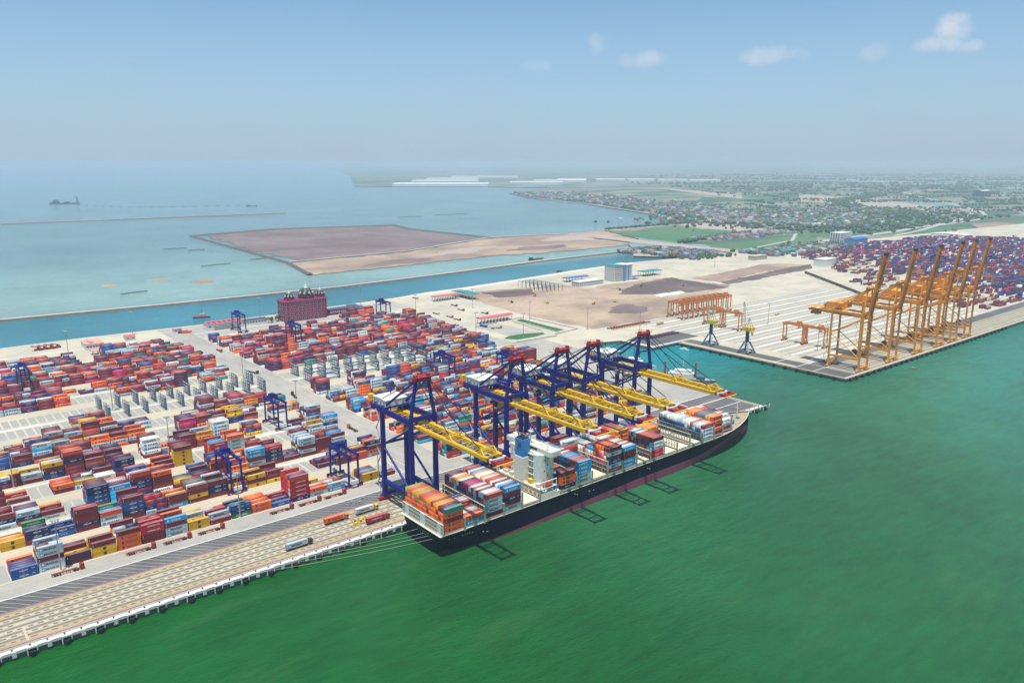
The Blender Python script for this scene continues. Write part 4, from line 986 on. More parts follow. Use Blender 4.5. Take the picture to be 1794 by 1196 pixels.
# ------------------------------------------------------------------ ship-to-shore cranes
def sts_crane(name, label, group, x, steel, girder, boom_up, trolley=-30, extras=True):
    t = thing(name, label, 'crane', (x, 0, 0), 0, group)
    A = M[steel]; G = M[girder]; RD = M['crane_red'] if steel == 'crane_blue' else A
    hx, ys, yl, zt = 8.7, 4.4, 38.5, 62.0
    fk = 1.0 if not boom_up else .68
    for sx in (-1, 1):
        for y in (ys, yl):
            MB().beam((sx * hx, y, 2.4), (sx * hx, y, zt), 2.6 * fk, 2.8 * fk, 0, 2.3 * fk, 2.4 * fk).build('leg', A, t)
            bg = MB().box(sx * hx - 4.6, sx * hx + 4.6, y - .9, y + .9, .9, 2.4).build('bogie', RD, t)
            wb = MB()
            for k in range(6): wb.cyl((sx * hx - 4 + 1.6 * k, y - .35, .5), (sx * hx - 4 + 1.6 * k, y + .35, .5), .46, n=8)
            struct(wb.build('wheel', M['iron_dark'], bg), 'stuff')
        MB().beam((sx * hx, ys, 13.2), (sx * hx, yl, 13.2), 1.8 * fk, 3.0 * fk).build('portal_beam', A, t)
        MB().beam((sx * hx, ys - 1, 61), (sx * hx, 51, 61), 1.9 * fk, 3.0 * fk).build('top_beam', A, t)
        MB().cyl((sx * hx, yl, 38), (sx * hx, ys, 57), .75 * fk, n=8).build('brace', A, t)
        MB().cyl((sx * hx, yl, 37), (sx * hx, ys, 14.5), .75 * fk, n=8).build('brace', A, t)
        MB().beam((sx * hx, ys, 62.5), (sx * 4.4, ys, 86.5), 1.6 * fk, 1.8 * fk).build('mast_leg', A, t)
        MB().beam((sx * 7.6, yl, 62.4), (sx * 4.2, ys + .4, 86.5), 1.1, 1.2).build('back_strut', A, t)
        MB().beam((sx * 8.4, 50, 62.6), (sx * 3.8, ys + .6, 87), .42, .5).build('back_stay', M['stay_dark'] if steel == 'crane_blue' else A, t)
    for y, w in ((ys, 2.0), (yl, 2.0)):
        MB().beam((-hx, y, 4.2), (hx, y, 4.2), 1.5, 1.8).build('sill_beam', A, t)
        MB().beam((-hx - .8, y, 62.6), (hx + .8, y, 62.6), 1.9, 2.6).build('cross_beam', A, t)
    MB().beam((-hx, 51, 61), (hx, 51, 61), 1.4, 2.6).build('cross_beam', A, t)
    MB().beam((-hx, yl, 38.5), (hx, yl, 38.5), 1.0, 1.4).build('cross_beam', A, t)
    MB().beam((-6.4, ys, 74), (6.4, ys, 74), .7, .8).build('cross_beam', A, t)
    head = MB().box(-5.6, 5.6, ys - 1.6, ys + 1.8, 86.3, 88.6).box(-6.3, 6.3, ys - 2.4, ys + 2.6, 88.6, 88.8)
    for sx in (-1, 1): head.box(sx * 4.6 - 1, sx * 4.6 + 1, ys - 1, ys + 1, 88.8, 90.2)
    head.build('mast_head', RD, t)
    rl = MB()
    for sx in (-6.2, -2, 2, 6.2): rl.box(sx - .06, sx + .06, ys - 2.4, ys - 2.28, 88.8, 90); rl.box(sx - .06, sx + .06, ys + 2.5, ys + 2.6, 88.8, 90)
    rl.box(-6.2, 6.2, ys - 2.4, ys - 2.3, 89.9, 90).box(-6.2, 6.2, ys + 2.5, ys + 2.6, 89.9, 90).cyl((-3, ys, 89), (-3, ys, 92.6), .1, n=5)
    rl.build('head_railing', M['iron_dark'], t)
    # fixed girder over the portal
    gx = 4.6 if not boom_up else 2.3
    for sx in (-1, 1): MB().beam((sx * gx, 41, 57.8), (sx * gx, -.4, 57.8), 1.5, 2.5).build('girder', G, t)
    gb = MB()
    for y in np.arange(1, 40, 6.2): gb.beam((-gx, y, 58.6), (gx, y, 58.6), .5, .6); gb.beam((-gx, y, 58.6), (gx, y + 6, 58.6), .25, .25)
    for sx in (-1, 1): gb.box(sx * (gx + 1.6) - .6, sx * (gx + 1.6) + .6, 0, 41, 58.9, 59.05)
    gb.build('girder_bracing', G, t)
    for sx in (-1, 1):
        for y in (ys, yl): MB().box(sx * gx - .5, sx * gx + .5, y - .6, y + .6, 59, 61.6).build('girder_hanger', A, t)
    # boom: two box girders, bracing between, hung from the mast
    BL = 66.0
    if not boom_up:
        bm = lambda sx_, d, h: (sx_, -.6 - d, 57.8 + h)
    else:
        ca, sa = math.cos(R(81)), math.sin(R(81))
        bm = lambda sx_, d, h: (sx_, 2.2 - d * ca - h * sa * .9, 58.6 + d * sa - h * ca)
    BB = G if not boom_up else M['rust_boom']
    w_, h_ = (1.5, 2.5) if not boom_up else (1.5, 2.6)
    bgs = []
    for sx in (-1, 1):
        bg_ = MB().beam(bm(sx * gx, 0, 0), bm(sx * gx, BL, 0), w_, h_).build('boom_girder', BB, t); bgs.append(bg_)
    br = MB()
    for i in range(11):
        d = 2 + 6.2 * i
        br.beam(bm(-gx, d, .9), bm(gx, d, .9), .36, .5)
        br.beam(bm(-gx if i % 2 else gx, d, .9), bm(gx if i % 2 else -gx, min(BL, d + 6.2), .9), .2)
    br.build('boom_bracing', BB, t)
    for sx in (-1, 1):
        wk = MB().beam(bm(sx * (gx + 1.35), 1, 1.2), bm(sx * (gx + 1.35), BL - 1, 1.2), .5, .1)
        for i in range(22): wk.beam(bm(sx * (gx + 1.85), 1.5 + 3 * i, 1.2), bm(sx * (gx + 1.85), 1.5 + 3 * i, 2.4), .1)
        wk.beam(bm(sx * (gx + 1.85), 1.5, 2.35), bm(sx * (gx + 1.85), BL - 1, 2.35), .1)
        wk.build('boom_walkway', BB, t)
    for d0 in (29.5, 59.5):      # stay anchor frames on the boom
        an = MB()
        for sx in (-1, 1): an.beam(bm(sx * gx, d0 - 3.2, 1.2), bm(sx * gx, d0, 4.0), .6, .6); an.beam(bm(sx * gx, d0 + 3.2, 1.2), bm(sx * gx, d0, 4.0), .6, .6)
        an.beam(bm(-gx, d0, 4.0), bm(gx, d0, 4.0), .7, .7)
        an.beam(bm(-gx, d0 - 3.2, 1.4), bm(gx, d0 - 3.2, 1.4), .9, 1.0)
        an.build('stay_anchor', BB, t)
    if not boom_up:
        for sx in (-1, 1):
            for d0 in (29.5, 59.5):
                MB().beam((sx * 3.9, ys - 1, 87.6), bm(sx * gx, d0, 4.0), .36, .42).build('fore_stay', M['stay_dark'], t)
        # red and white boom end
        for k in range(5):
            d0 = BL + 1.9 * k
            tip = MB()
            for sx in (-1, 1): tip.beam(bm(sx * gx, d0, 0), bm(sx * gx, d0 + 1.9, 0), 1.35, 2.2 - .16 * k)
            if k in (1, 4): tip.beam(bm(-gx, d0 + .9, 0), bm(gx, d0 + .9, 0), 1.0, 1.2)
            struct(tip.build('boom_tip', M['crane_red'] if k != 1 else M['house_white'], t), 'stuff')
        MB().beam(bm(-gx - 1.6, BL + 9.9, -.4), bm(gx + 1.6, BL + 9.9, -.4), 1.0, .5).build('tip_platform', M['crane_yellow'], t)
        MB().beam(bm(-gx, BL + .4, -.6), bm(gx, BL + 8.6, -.6), .3).beam(bm(gx, BL + .4, -.6), bm(-gx, BL + 8.6, -.6), .3).build('tip_bracing', M['crane_red'], t)
        ty = trolley
        tr = MB().box(-5.6, 5.6, ty - 3.4, ty + 3.4, 56.2, 57.3)
        for sx in (-3, 3): tr.cyl((sx, ty - 1.6, 57.9), (sx, ty + 1.6, 57.9), .7, n=10)
        tr.build('trolley', M['steel_grey'], t)
        MB().box(-7.6, -5.2, ty + 3.6, ty + 6.4, 53.6, 56.6).build('operator_cab', M['house_white'], t)
        MB().box(-7.7, -5.1, ty + 3.5, ty + 3.58, 54.0, 55.8).build('cab_window', M['glass'], t)
        zs = 51
        sp = MB().box(-6.1, 6.1, ty - 1.1, ty + 1.1, zs, zs + .7)
        sp.box(-3, 3, ty - .9, ty + .9, zs + .7, zs + 1.8); sp.build('spreader', M['truck_yellow'] if extras else M['iron_dark'], t)
        cb = MB()
        for sx in (-2.4, 2.4):
            for dy in (-.8, .8): cb.beam((sx, ty + dy, zs + 1.8), (sx, ty + dy, 56.2), .09)
        cb.build('hoist_rope', M['stay_dark'], t)
    else:
        for sx in (-1, 1):
            MB().beam((sx * 3.9, ys - .8, 87.4), bm(sx * gx, 29.5, 4.0), .3, .3).build('fore_stay', A, t)
        MB().beam(bm(-gx - .8, BL + .8, .4), bm(gx + .8, BL + .8, .4), 2.2, 2.6).build('boom_tip', M['iron_dark'], t)
        sl = MB()
        for i in range(14): sl.beam(bm(gx + 1.2, 6 + 4 * i, -1.6), bm(gx + 1.2, 7.4 + 4 * i, -1.6), .5, .5)
        struct(sl.build('boom_lamp', M['steel_grey'], t), 'stuff')
    # machinery house at the back
    if not boom_up:
        h = MB().box(-8.0, 8.0, 35, 51, 63.4, 67.6).build('machinery_house', M['house_white'], t)
        rf = MB(); rf.face([(-8.3, 34.7, 67.6), (8.3, 34.7, 67.6), (8.3, 43, 68.4), (-8.3, 43, 68.4)]).face([(-8.3, 43, 68.4), (8.3, 43, 68.4), (8.3, 51.3, 67.6), (-8.3, 51.3, 67.6)])
        rf.face([(-8.3, 34.7, 67.6), (-8.3, 43, 68.4), (-8.3, 51.3, 67.6)]); rf.build('roof', M['house_white'], h)
        for y in (37, 41, 45, 49): MB().box(-8.15, -8.0, y - 1, y + .8, 64.2, 66.4).build('vent_panel', M['steel_grey'], h)
        for x_ in (-5, 0, 5): MB().box(x_ - 1, x_ + 1, 34.85, 35, 64.2, 66.4).build('vent_panel', M['steel_grey'], h)
        MB().box(-9.8, 9.8, 33.5, 52.5, 62.6, 62.9).build('house_deck', A, t)
        rr = MB()
        for y in np.arange(33.5, 52.6, 4.75):
            for sx in (-9.7, 9.7): rr.box(sx - .05, sx + .05, y - .05, y + .05, 62.9, 64.2)
        for sx in (-9.7, 9.7): rr.box(sx - .05, sx + .05, 33.5, 52.5, 64.1, 64.2)
        rr.build('deck_railing', M['steel_grey'], t)
        MB().box(-9.4, -4.4, 53.0, 57.4, 60.4, 64.0).build('rope_drum_frame', M['boat_orange'], t)
        MB().box(-8.6, -5.2, 53.6, 56.8, 64.0, 67.6).build('cable_reel_box', M['crane_yellow'], t)
        cj = MB().cyl((3, 47, 68), (3, 47, 73.5), .3, n=6).beam((3, 47, 73.3), (-4.5, 47, 74.6), .3); cj.build('service_jib', A, t)
    else:
        h = MB().box(-5.6, 5.6, 30, 47, 63.4, 69.6).build('machinery_house', M['crane_orange'], t)
        MB().cyl((-5.3, 47.2, 66.4), (-5.3, 49.6, 66.4), 2.6, n=14).build('cable_reel', M['steel_grey'], t)
        MB().box(-7, 7, 26, 70, 62.4, 62.7).build('house_deck', A, t)
        for sx in (-1, 1): MB().beam((sx * gx, 41.1, 57.8), (sx * gx, 70, 58.2), 1.1, 1.8).build('girder_tail', G, t)
        MB().box(-4.5, 4.5, 58, 66, 53.6, 56.6).build('trolley', M['rust_boom'], t)
        MB().cyl((9.8, 20, 16.5), (11.4, 20, 16.5), 3.0, n=16).build('cable_reel', M['navy_column'], t)
    st = MB()      # zig-zag stair up the landside leg
    for k in range(9):
        z0 = 5 + 6.2 * k; ya, yb = (yl + 1.4, yl + 5.2) if k % 2 == 0 else (yl + 5.2, yl + 1.4)
        st.beam((-hx - 1.6, ya, z0), (-hx - 1.6, yb, z0 + 6.2), .7, .16); st.box(-hx - 2.0, -hx - .9, yb - .5, yb + .5, z0 + 6.1, z0 + 6.22)
    st.build('stair', M['steel_grey'], t)
    return t
c1 = sts_crane('quay_crane', 'blue quay crane with yellow boom standing at the ship stern', 'blue quay cranes working the ship', 251, 'crane_blue', 'crane_yellow', False, 20)
for x, ty, lab in ((325.4, 0, 'second blue quay crane from the stern, boom over the deckhouse'), (366.6, 0, 'middle one of the five blue quay cranes along the ship'),
                   (397.2, 0, 'fourth blue quay crane from the stern, close beside the middle crane'), (451, 0, 'blue quay crane closest to the bow, boom reaching past empty hatches')):
    clone(c1, (x, 0, 0), lab)
o1 = sts_crane('orange_quay_crane', 'orange quay crane with raised boom at the basin corner of far quay', 'orange quay cranes with raised booms', 799, 'crane_orange', 'crane_orange', True)
for i, x in enumerate((864, 926, 982.5, 1020, 1061)):
    clone(o1, (x, 0, 0), f'orange quay crane with raised boom, {ORD[i + 2]} along the far quay from the basin')

# ------------------------------------------------------------------ rubber-tyred yard cranes
def rtg(name, label, group, loc, steel, ty, span=27.0):
    t = thing(name, label, 'crane', loc, 0, group); A = M[steel]; s = span / 2
    for sx in (-1, 1):
        for sy in (-1, 1):
            MB().beam((sx * 3.7, sy * s, 2.6), (sx * 3.4, sy * s, 21.6), 1.0, 1.3).build('leg', A, t)
            w = MB()
            for dx in (-1.3, 1.3): w.cyl((sx * 4.6 + dx, sy * s - .5, .82), (sx * 4.6 + dx, sy * s + .5, .82), .82, n=10)
            w.box(sx * 4.6 - 2.2, sx * 4.6 + 2.2, sy * s - .3, sy * s + .3, 1.1, 1.8)
            w.build('wheel_set', M['crane_red'] if steel == 'crane_blue' else M['iron_dark'], t)
        MB().beam((sx * 3.4, -s - 1.4, 22.6), (sx * 3.4, s + 1.4, 22.6), 1.2, 2.0).build('main_girder', A, t)
    for sy in (-1, 1):
        MB().beam((-6.6, sy * s, 2.2), (6.6, sy * s, 2.2), 1.1, 1.1).build('sill_beam', A, t)
        MB().beam((-3.4, sy * s, 20.5), (3.4, sy * s, 20.5), .7, .9).build('tie_beam', A, t)
    MB().box(-2.6, 2.6, -s - 2.0, -s - .7, 2.9, 5.6).build('power_house', M['house_white'], t)
    MB().cyl((-1.2, s + .7, 4.2), (1.2, s + .7, 4.2), 1.5, n=12).build('cable_reel', M['steel_grey'], t)
    tr = MB().box(-3.6, 3.6, ty - 3, ty + 3, 23.7, 24.6); tr.box(-2.6, 1.4, ty - 2.2, ty + 2.2, 24.6, 27.0).cyl((2.6, ty - 1.8, 25.4), (2.6, ty + 1.8, 25.4), .8, n=8)
    tr.build('trolley', A, t)
    MB().box(2.0, 4.4, ty + 2.0, ty + 4.2, 19.4, 22.2).build('operator_cab', M['house_white'], t)
    sp = MB().box(-6.0, 6.0, ty - 1.0, ty + 1.0, 18.2, 18.7).box(-2.4, 2.4, ty - .8, ty + .8, 18.7, 19.4)
    for sx in (-2, 2): sp.beam((sx, ty, 19.4), (sx, ty, 23.8), .1)
    sp.build('spreader', A, t)
    rl = MB()
    for sx in (-4.2, 4.2):
        rl.box(sx - .05, sx + .05, -s, s, 24.5, 24.6)
        for y in np.arange(-s, s + .1, 4.5): rl.box(sx - .05, sx + .05, y - .05, y + .05, 23.5, 24.6)
    rl.build('railing', A, t)
    return t
RT = [((103, 480.5, 0), 'blue yard crane over rear stacks near the roofed pavilion'), ((171, 122.5, 0), 'blue yard crane over the second row of stacks, beside navy boxes'),
      ((236, 82.5, 0), 'blue yard crane in the front row beside the first quay crane'), ((248, 225.7, 0), 'blue yard crane just before the cross road, fourth block back'),
      ((366, 620, 0), 'blue yard crane in front of the white warehouse with red roof'), ((393, 512.5, 0), 'blue yard crane near the cross road, in front of the domed building'),
      ((560, 584, 0), 'blue yard crane at the far corner of the yard by the gate road'), ((446, 266, 0), 'blue yard crane behind the first quay crane mast, past reefer racks'),
      ((497, 225.7, 0), 'blue yard crane behind the second quay crane mast head'), ((540, 122.5, 0), 'blue yard crane at the jetty end of the yard, second row'), ((430, 154.5, 0), 'blue yard crane among stacks behind the middle quay cranes')]
r1 = rtg('yard_crane', RT[0][1], 'blue rubber-tyred yard cranes', RT[0][0], 'crane_blue', 5)
for loc, lab in RT[1:]: clone(r1, loc, lab)
OR = [((878 + 11.6 * i, 317, 0), f'orange yard crane, {ORD[i + 1]} in the parked row by the dug ground') for i in range(10)] + \
     [((876, 252.5, 0), 'orange yard crane standing apart just in front of the parked row'), ((874, 222, 0), 'orange yard crane between the two slewing portal cranes'),
      ((868, 127, 0), 'orange yard crane on the far yard, farther from the quay of the close pair'), ((868, 99, 0), 'orange yard crane on the far yard beside the first orange quay crane')]
r2 = rtg('orange_yard_crane', OR[0][1], 'orange rubber-tyred yard cranes', OR[0][0], 'rtg_orange', -6, 26.0)
for loc, lab in OR[1:]: clone(r2, loc, lab)

# ------------------------------------------------------------------ slewing portal cranes at the basin
def portal(label, loc):
    t = thing('portal_crane', label, 'crane', loc, 0, 'slewing portal cranes beside the basin')
    for sx in (-1, 1):
        for sy in (-1, 1):
            MB().beam((sx * 6.5, sy * 6.5, 1.2), (sx * 2.0, sy * 2.0, 13), 1.4, 1.4, 0, 1.8, 1.8).build('leg', M['portal_blue'], t)
            MB().box(sx * 6.5 - 1.4, sx * 6.5 + 1.4, sy * 6.5 - .7, sy * 6.5 + .7, 0, 1.3).build('bogie', M['iron_dark'], t)
        MB().beam((sx * 6.3, -6.3, 2.6), (sx * 6.3, 6.3, 2.6), 1.0, 1.2).build('sill_beam', M['portal_blue'], t)
        MB().beam((-6.3, sx * 6.3, 2.6), (6.3, sx * 6.3, 2.6), 1.0, 1.2).build('sill_beam', M['portal_blue'], t)
    MB().beam((-6.6, -6.6, 2.4), (-2.4, -2.4, 12.4), .4, 1.6).build('stair', M['house_white'], t)
    MB().cyl((0, 0, 12.5), (0, 0, 25.5), 2.3, 2.0, 14).build('column', M['navy_column'], t)
    MB().cyl((0, 0, 25.5), (0, 0, 26.4), 3.4, 3.4, 14).build('slew_ring', M['truck_yellow'], t)
    MB().box(-4.0, 4.0, -6.8, 4.2, 26.4, 30.6).build('machine_house', M['truck_yellow'], t)
    MB().box(-3.2, -1.0, -8.4, -6.4, 22.2, 26.2).build('counterweight', M['truck_yellow'], t)
    MB().box(2.4, 4.6, 4.2, 6.4, 26.8, 29.6).build('operator_cab', M['house_white'], t)
    fr = MB()
    for sx in (-1, 1): fr.beam((sx * 2.2, -5, 30.6), (sx * .8, -1.5, 40), .5); fr.beam((sx * 2.2, 2.5, 30.6), (sx * .8, -1.2, 40), .5)
    fr.beam((-1, -1.4, 40), (1, -1.4, 40), .9); fr.build('a_frame', M['roof_pink'], t)
    jb = MB()
    J0, J1 = Vector((0, 3.6, 30)), Vector((4.0, 9.5, 58))
    for sx in (-1, 1):
        jb.beam(J0 + Vector((sx * 1.6, 0, 0)), J1 + Vector((sx * .5, 0, 0)), .35); jb.beam(J0 + Vector((sx * 1.6, 2.0, 0)), J1 + Vector((sx * .5, .6, 0)), .3)
    for i in range(9):
        a, b_ = i / 9, (i + 1) / 9
        f = lambda u, sx: J0.lerp(J1, u) + Vector((sx * (1.6 - 1.1 * u), 0, 0))
        jb.beam(f(a, -1), f(b_, 1), .18); jb.beam(f(a, 1), f(b_, -1), .18)
    jb.build('jib', M['lash_frame'], t)
    MB().beam((0, -1.4, 40), J1, .16).build('luffing_rope', M['iron_dark'], t)
    return t
p1_ = portal('portal crane with yellow house at the inner basin quay', (778, 183.5, 0))
clone(p1_, (776, 131.2, 0), 'portal crane with yellow house closer to the orange quay cranes')

# ------------------------------------------------------------------ reefer racks
def rack(label, loc, group):
    t = thing('reefer_rack', label, 'rack', loc, 0, group)
    for k in range(5):
        z = .4 + 2.6 * k
        MB().box(-.75, .75, 0, 15.0, z, z + .16).build('platform', M['rack_light'], t)
        r = MB()
        for sx in (-.72, .72): r.box(sx - .04, sx + .04, 0, 15, z + 1.0, z + 1.1)
        r.box(-.1, .1, 0, 15, z + .3, z + .8)
        r.build('socket_rail', M['rack_steel'], t)
    for y in (0, 5, 10, 15):
        p = MB()
        for sx in (-.75, .75): p.box(sx - .13, sx + .13, y - .13, y + .13, 0, 12.4)
        p.build('post_frame', M['rack_steel'], t)
    st = MB()
    for k in range(4): st.beam((-.2, -.2 - (1.8 if k % 2 else 0), .5 + 2.6 * k), (-.2, -.2 - (0 if k % 2 else 1.8), 3.1 + 2.6 * k), 1.0, .2)
    st.box(-.7, .7, -2.3, -1.9, 0, 11); st.build('stair', M['rack_steel'], t)
    return t
k0 = None
for (xs, n, where) in ((144.2, 10, 'before'), (329, 11, 'past')):
    for row, y in ((0, 331), (1, 362.5)):
        for i in range(n):
            m_ = n - i if where == 'before' else i + 1
            lab = f"grey-blue reefer rack {where} the cross road, {ORD[m_]} from it, {['row closer to quay', 'row farther back'][row]}"
            if k0 is None: k0 = rack(lab, (xs + 15.2 * i, y, 0), 'steel reefer racks in the yard')
            else: clone(k0, (xs + 15.2 * i, y, 0), lab)

# ------------------------------------------------------------------ light masts
def mast(label, loc, h=30):
    t = thing('light_mast', label, 'light mast', loc, 0, 'tall yard light masts')
    MB().cyl((0, 0, 0), (0, 0, h), .42, .2, 8).build('pole', M['mast_steel'], t)
    MB().cyl((0, 0, 0), (0, 0, .9), .9, .8, 8).build('footing', M['cope_white'], t)
    hd = MB().cyl((0, 0, h - .3), (0, 0, h), 1.6, 1.6, 10)
    for k in range(8):
        a = math.pi * k / 4; hd.cbox((1.9 * math.cos(a), 1.9 * math.sin(a), h - .45), (.8, .8, .5))
    hd.build('lamp_ring', M['steel_grey'], t); return t
MS = [(59, 67.3, 30, 'on the quay road beside the pale grey stack'), (158, 70.4, 27, 'on the quay road beside the green box stack'), (256, 71, 30, 'on the quay road just behind the first quay crane'),
      (158.5, 212.5, 27, 'beside the magenta stack in the third block'), (276, 247.2, 24, 'beside the pale stack near the cross road'), (56.9, 212.4, 30, 'at the frame edge by the small red and white boxes'),
      (152, 355, 24, 'beside the first reefer racks'), (281, 385, 26, 'at the cross road corner of the reefer racks'), (164.4, 606, 22, 'in front of the pink-roofed building'), (378.5, 392, 26, 'between reefer racks and the dense rear stacks'),
      (459.6, 392, 24, 'behind the last reefer racks past the cross road'), (588.3, 402.5, 24, 'at the edge of the dense stacks by the gate road'), (632.6, 362, 24, 'on the oval grass island'), (695, 422.2, 26, 'on the long grass strip'),
      (722.5, 338, 26, 'at the corner of the dug ground'), (937, 208, 32, 'in the middle of the empty far yard'), (846, 82.7, 26, 'on the far yard behind the first orange quay crane'), (252.6, 686, 26, 'at the canal edge by the small red-roofed hut'),
      (420, 684, 26, 'at the canal edge behind the white warehouse'), (580.9, 688, 28, 'at the canal edge past the domed building'), (603, 567, 22, 'at the rear corner of the container blocks'), (700.4, 561, 24, 'between the two gate canopies'),
      (770.7, 290, 22, 'beside the parked red trailers'), (1374, 622, 26, 'on the white lot by the canal end')]
m0 = None
for x, y, h, w in MS:
    lab = f'tall light mast {w}'
    if m0 is None: m0 = mast(lab, (x, y, 0))
    else: clone(m0, (x, y, 0), lab)
# ------------------------------------------------------------------ trucks, trailers, lift trucks
def wheels(b, x0, n, dx, y0=0, r=.52, w=.9):
    for i in range(n):
        for sy in (-1, 1): b.cyl((x0 + dx * i, y0 + sy * .95 - w / 2 * .6, r), (x0 + dx * i, y0 + sy * .95 + w / 2 * .6, r), r, n=8)
def tractor(t, m, x=0):
    cab = MB().box(x, x + 2.1, -1.2, 1.2, .9, 3.4).build('cab', M[m], t)
    MB().face([(x + 2.12, -1.05, 2.0), (x + 2.12, 1.05, 2.0), (x + 2.12, 1.0, 3.1), (x + 2.12, -1.0, 3.1)]).build('windscreen', M['glass'], cab)
    MB().face([(x + .5, -1.22, 2.0), (x + 1.9, -1.22, 2.0), (x + 1.9, -1.22, 3.0), (x + .5, -1.22, 3.0)]).build('side_window', M['glass'], cab)
    MB().box(x - 3.6, x + 2.0, -.45, .45, .7, 1.05).build('frame', M['iron_dark'], t)
    w = MB(); wheels(w, x - 2.6, 2, 1.25); wheels(w, x + 1.1, 1, 0); struct(w.build('wheel', M['rubber'], t), 'stuff')
def trailer(t, m='chassis_red', L=12.4):
    b = MB()
    for sy in (-.55, .55): b.box(-L, 0, sy - .12, sy + .12, 1.05, 1.4)
    for k in range(8): b.box(-L + .2 + k * 1.72, -L + .5 + k * 1.72, -1.22, 1.22, 1.1, 1.36)
    b.build('trailer_bed', M[m], t)
    w = MB(); wheels(w, -L + 1.6, 3, 1.3); struct(w.build('trailer_wheel', M['rubber'], t), 'stuff')
    MB().box(-4.2, -4.0, -.9, .9, .1, 1.05).build('landing_leg', M[m], t)
def truck(label, loc, cabm, group, rz=0, tm='chassis_red', name='container_truck'):
    t = thing(name, label, 'truck', loc, rz, group); tractor(t, cabm, 1.4); trailer(t, tm); return t
GT = 'trucks driving on the quay apron'
QT = [((174.6, 11.9, 0), 'truck_dark', 'dark-cabbed truck carrying a grey box along the quay edge', 'grey'), ((206.4, 28.6, 0), 'truck_orange', 'orange truck carrying an orange box on the quay apron', 'orange'),
      ((227.6, 28.8, 0), 'truck_yellow', 'yellow-cabbed truck carrying a white box on the quay apron', 'white'), ((226.4, 12.8, 0), 'truck_red', 'red truck carrying a red box near the ship stern', 'red')]
for loc, cm, lab, col in QT:
    truck(lab, loc, cm, GT)
    o = put('shipping_container', CM[12.19], None, (loc[0] - 12.3, loc[1] - 1.22, 1.42)); rgb, w_, br = PAL[col]; o.color = (*rgb, 1)
    tag(o, f'{w_} container riding on the {cm[6:]}-cabbed quay truck', 'container', 'containers riding on trucks'); put('lettering', BM[12.19][br], o)
for i, x in enumerate((66, 103, 123, 142.4, 186.5, 205.5, 223.4)):
    truck(f'red empty trailer truck, {ORD[i + 1]} in the row parked along the front stacks, counted from the frame edge' if False else f'red empty trailer truck, {ORD[i + 1]} along the front stacks from the pale grey stack', (x, 63.6, 0), 'truck_red', 'empty trailers parked along the front stacks')
n = 0
for ry, xs in ((316.5, np.arange(750, 822, 5.4)), (246, np.arange(733, 800, 6.2))):
    for i, x in enumerate(xs):
        t = thing('parked_trailer', f"{'red and navy' if ry < 300 else 'red'} trailer, {ORD[i + 1]} in the row {'on the dark pavement by the basin' if ry < 300 else 'beside the dug ground'}", 'trailer', (x, ry, 0), R(-90), 'parked trailers in rows')
        trailer(t); MB().box(-2.2, .4, -1.2, 1.2, 1.4, 2.8).build('tractor_cab' if ry > 300 else 'tractor_body', M['navy_column' if ry < 300 else 'chassis_red'], t)
for i, (x, y, cm, lab) in enumerate([(681, 686, 'truck_white', 'white truck on the bend at the canal corner'), (631, 552, 'truck_white', 'white truck heading the queue toward the near gate canopy'), (632.7, 520, 'truck_red', 'red truck second in the queue toward the near gate canopy'),
         (629.5, 497, 'truck_red', 'red truck third in the queue toward the near gate canopy'), (676.7, 554, 'truck_dark', 'dark truck between the gate canopies, farther from the near one'), (688, 511, 'truck_dark', 'dark truck just behind the near gate canopy'),
         (691, 592, 'truck_dark', 'dark truck close to the far gate canopy'), (640, 420, 'truck_orange', 'orange truck turning on the grey lot past the gate')]):
    t = truck(lab, (x, y, 0), cm, 'trucks around the gate', R(-90 if i != 7 else -20), 'iron_dark' if i % 2 else 'chassis_red')
for i, (x, y) in enumerate([(300, 400), (296, 300)]):
    t = thing('terminal_tractor', ['dark trailer truck on the cross road near the sand heap', 'small dark tractor on the cross road by the tall stacks'][i], 'truck', (x, y, 0), R(-70 + 150 * i), 'trucks on the cross road')
    tractor(t, 'truck_dark', 1.4); trailer(t, 'iron_dark')
def reach(label, loc, rz):
    t = thing('reach_stacker', label, 'lift truck', loc, rz, 'reach stackers parked by the canal')
    MB().box(-4, 3.2, -1.6, 1.6, .8, 2.2).build('body', M['truck_red'], t); MB().box(-1.6, .6, -.9, .9, 2.2, 3.9).build('cab', M['glass'], t)
    MB().beam((-3.6, 0, 3.0), (6.2, 0, 6.4), .9, 1.0).build('boom', M['truck_red'], t); MB().box(5.6, 6.8, -3.2, 3.2, 5.4, 6.0).build('spreader', M['truck_red'], t)
    w = MB()
    for x, r in ((-3, .8), (2.6, .95)):
        for sy in (-1.4, 1.4): w.cyl((x, sy - .45, r), (x, sy + .45, r), r, n=10)
    struct(w.build('wheel', M['rubber'], t), 'stuff'); return t
for i, x in enumerate((143, 149.5, 156.5, 163)): reach(f'dark red reach stacker, {ORD[i + 1]} in the row by the canal', (x, 663, 0), R(200))
# loose boxes lying on open ground
for x, y, z, col, L, rz, lab in [(606, 566, 0, 'maroon', 12.19, 0, 'lone maroon container lying by the gate road'), (627, 446, 0, 'blue', 12.19, -80, 'blue container standing beside the near gate canopy'), (300, 655, 0, 'navy', 12.19, 0, 'navy container lying by the small canal building'),
                                (303, 650, 0, 'orange', 12.19, 0, 'orange container lying by the small canal building'), (818, 300, 0, 'tan', 12.19, 0, 'tan container beside the parked orange yard cranes'), (1000, 236, 0, 'tan', 12.19, 10, 'tan container alone on the far yard')]:
    o = put('shipping_container', CM[L], None, (x, y, z), R(rz)); o.color = (*PAL[col][0], 1); tag(o, lab, 'container', 'single containers on open ground')
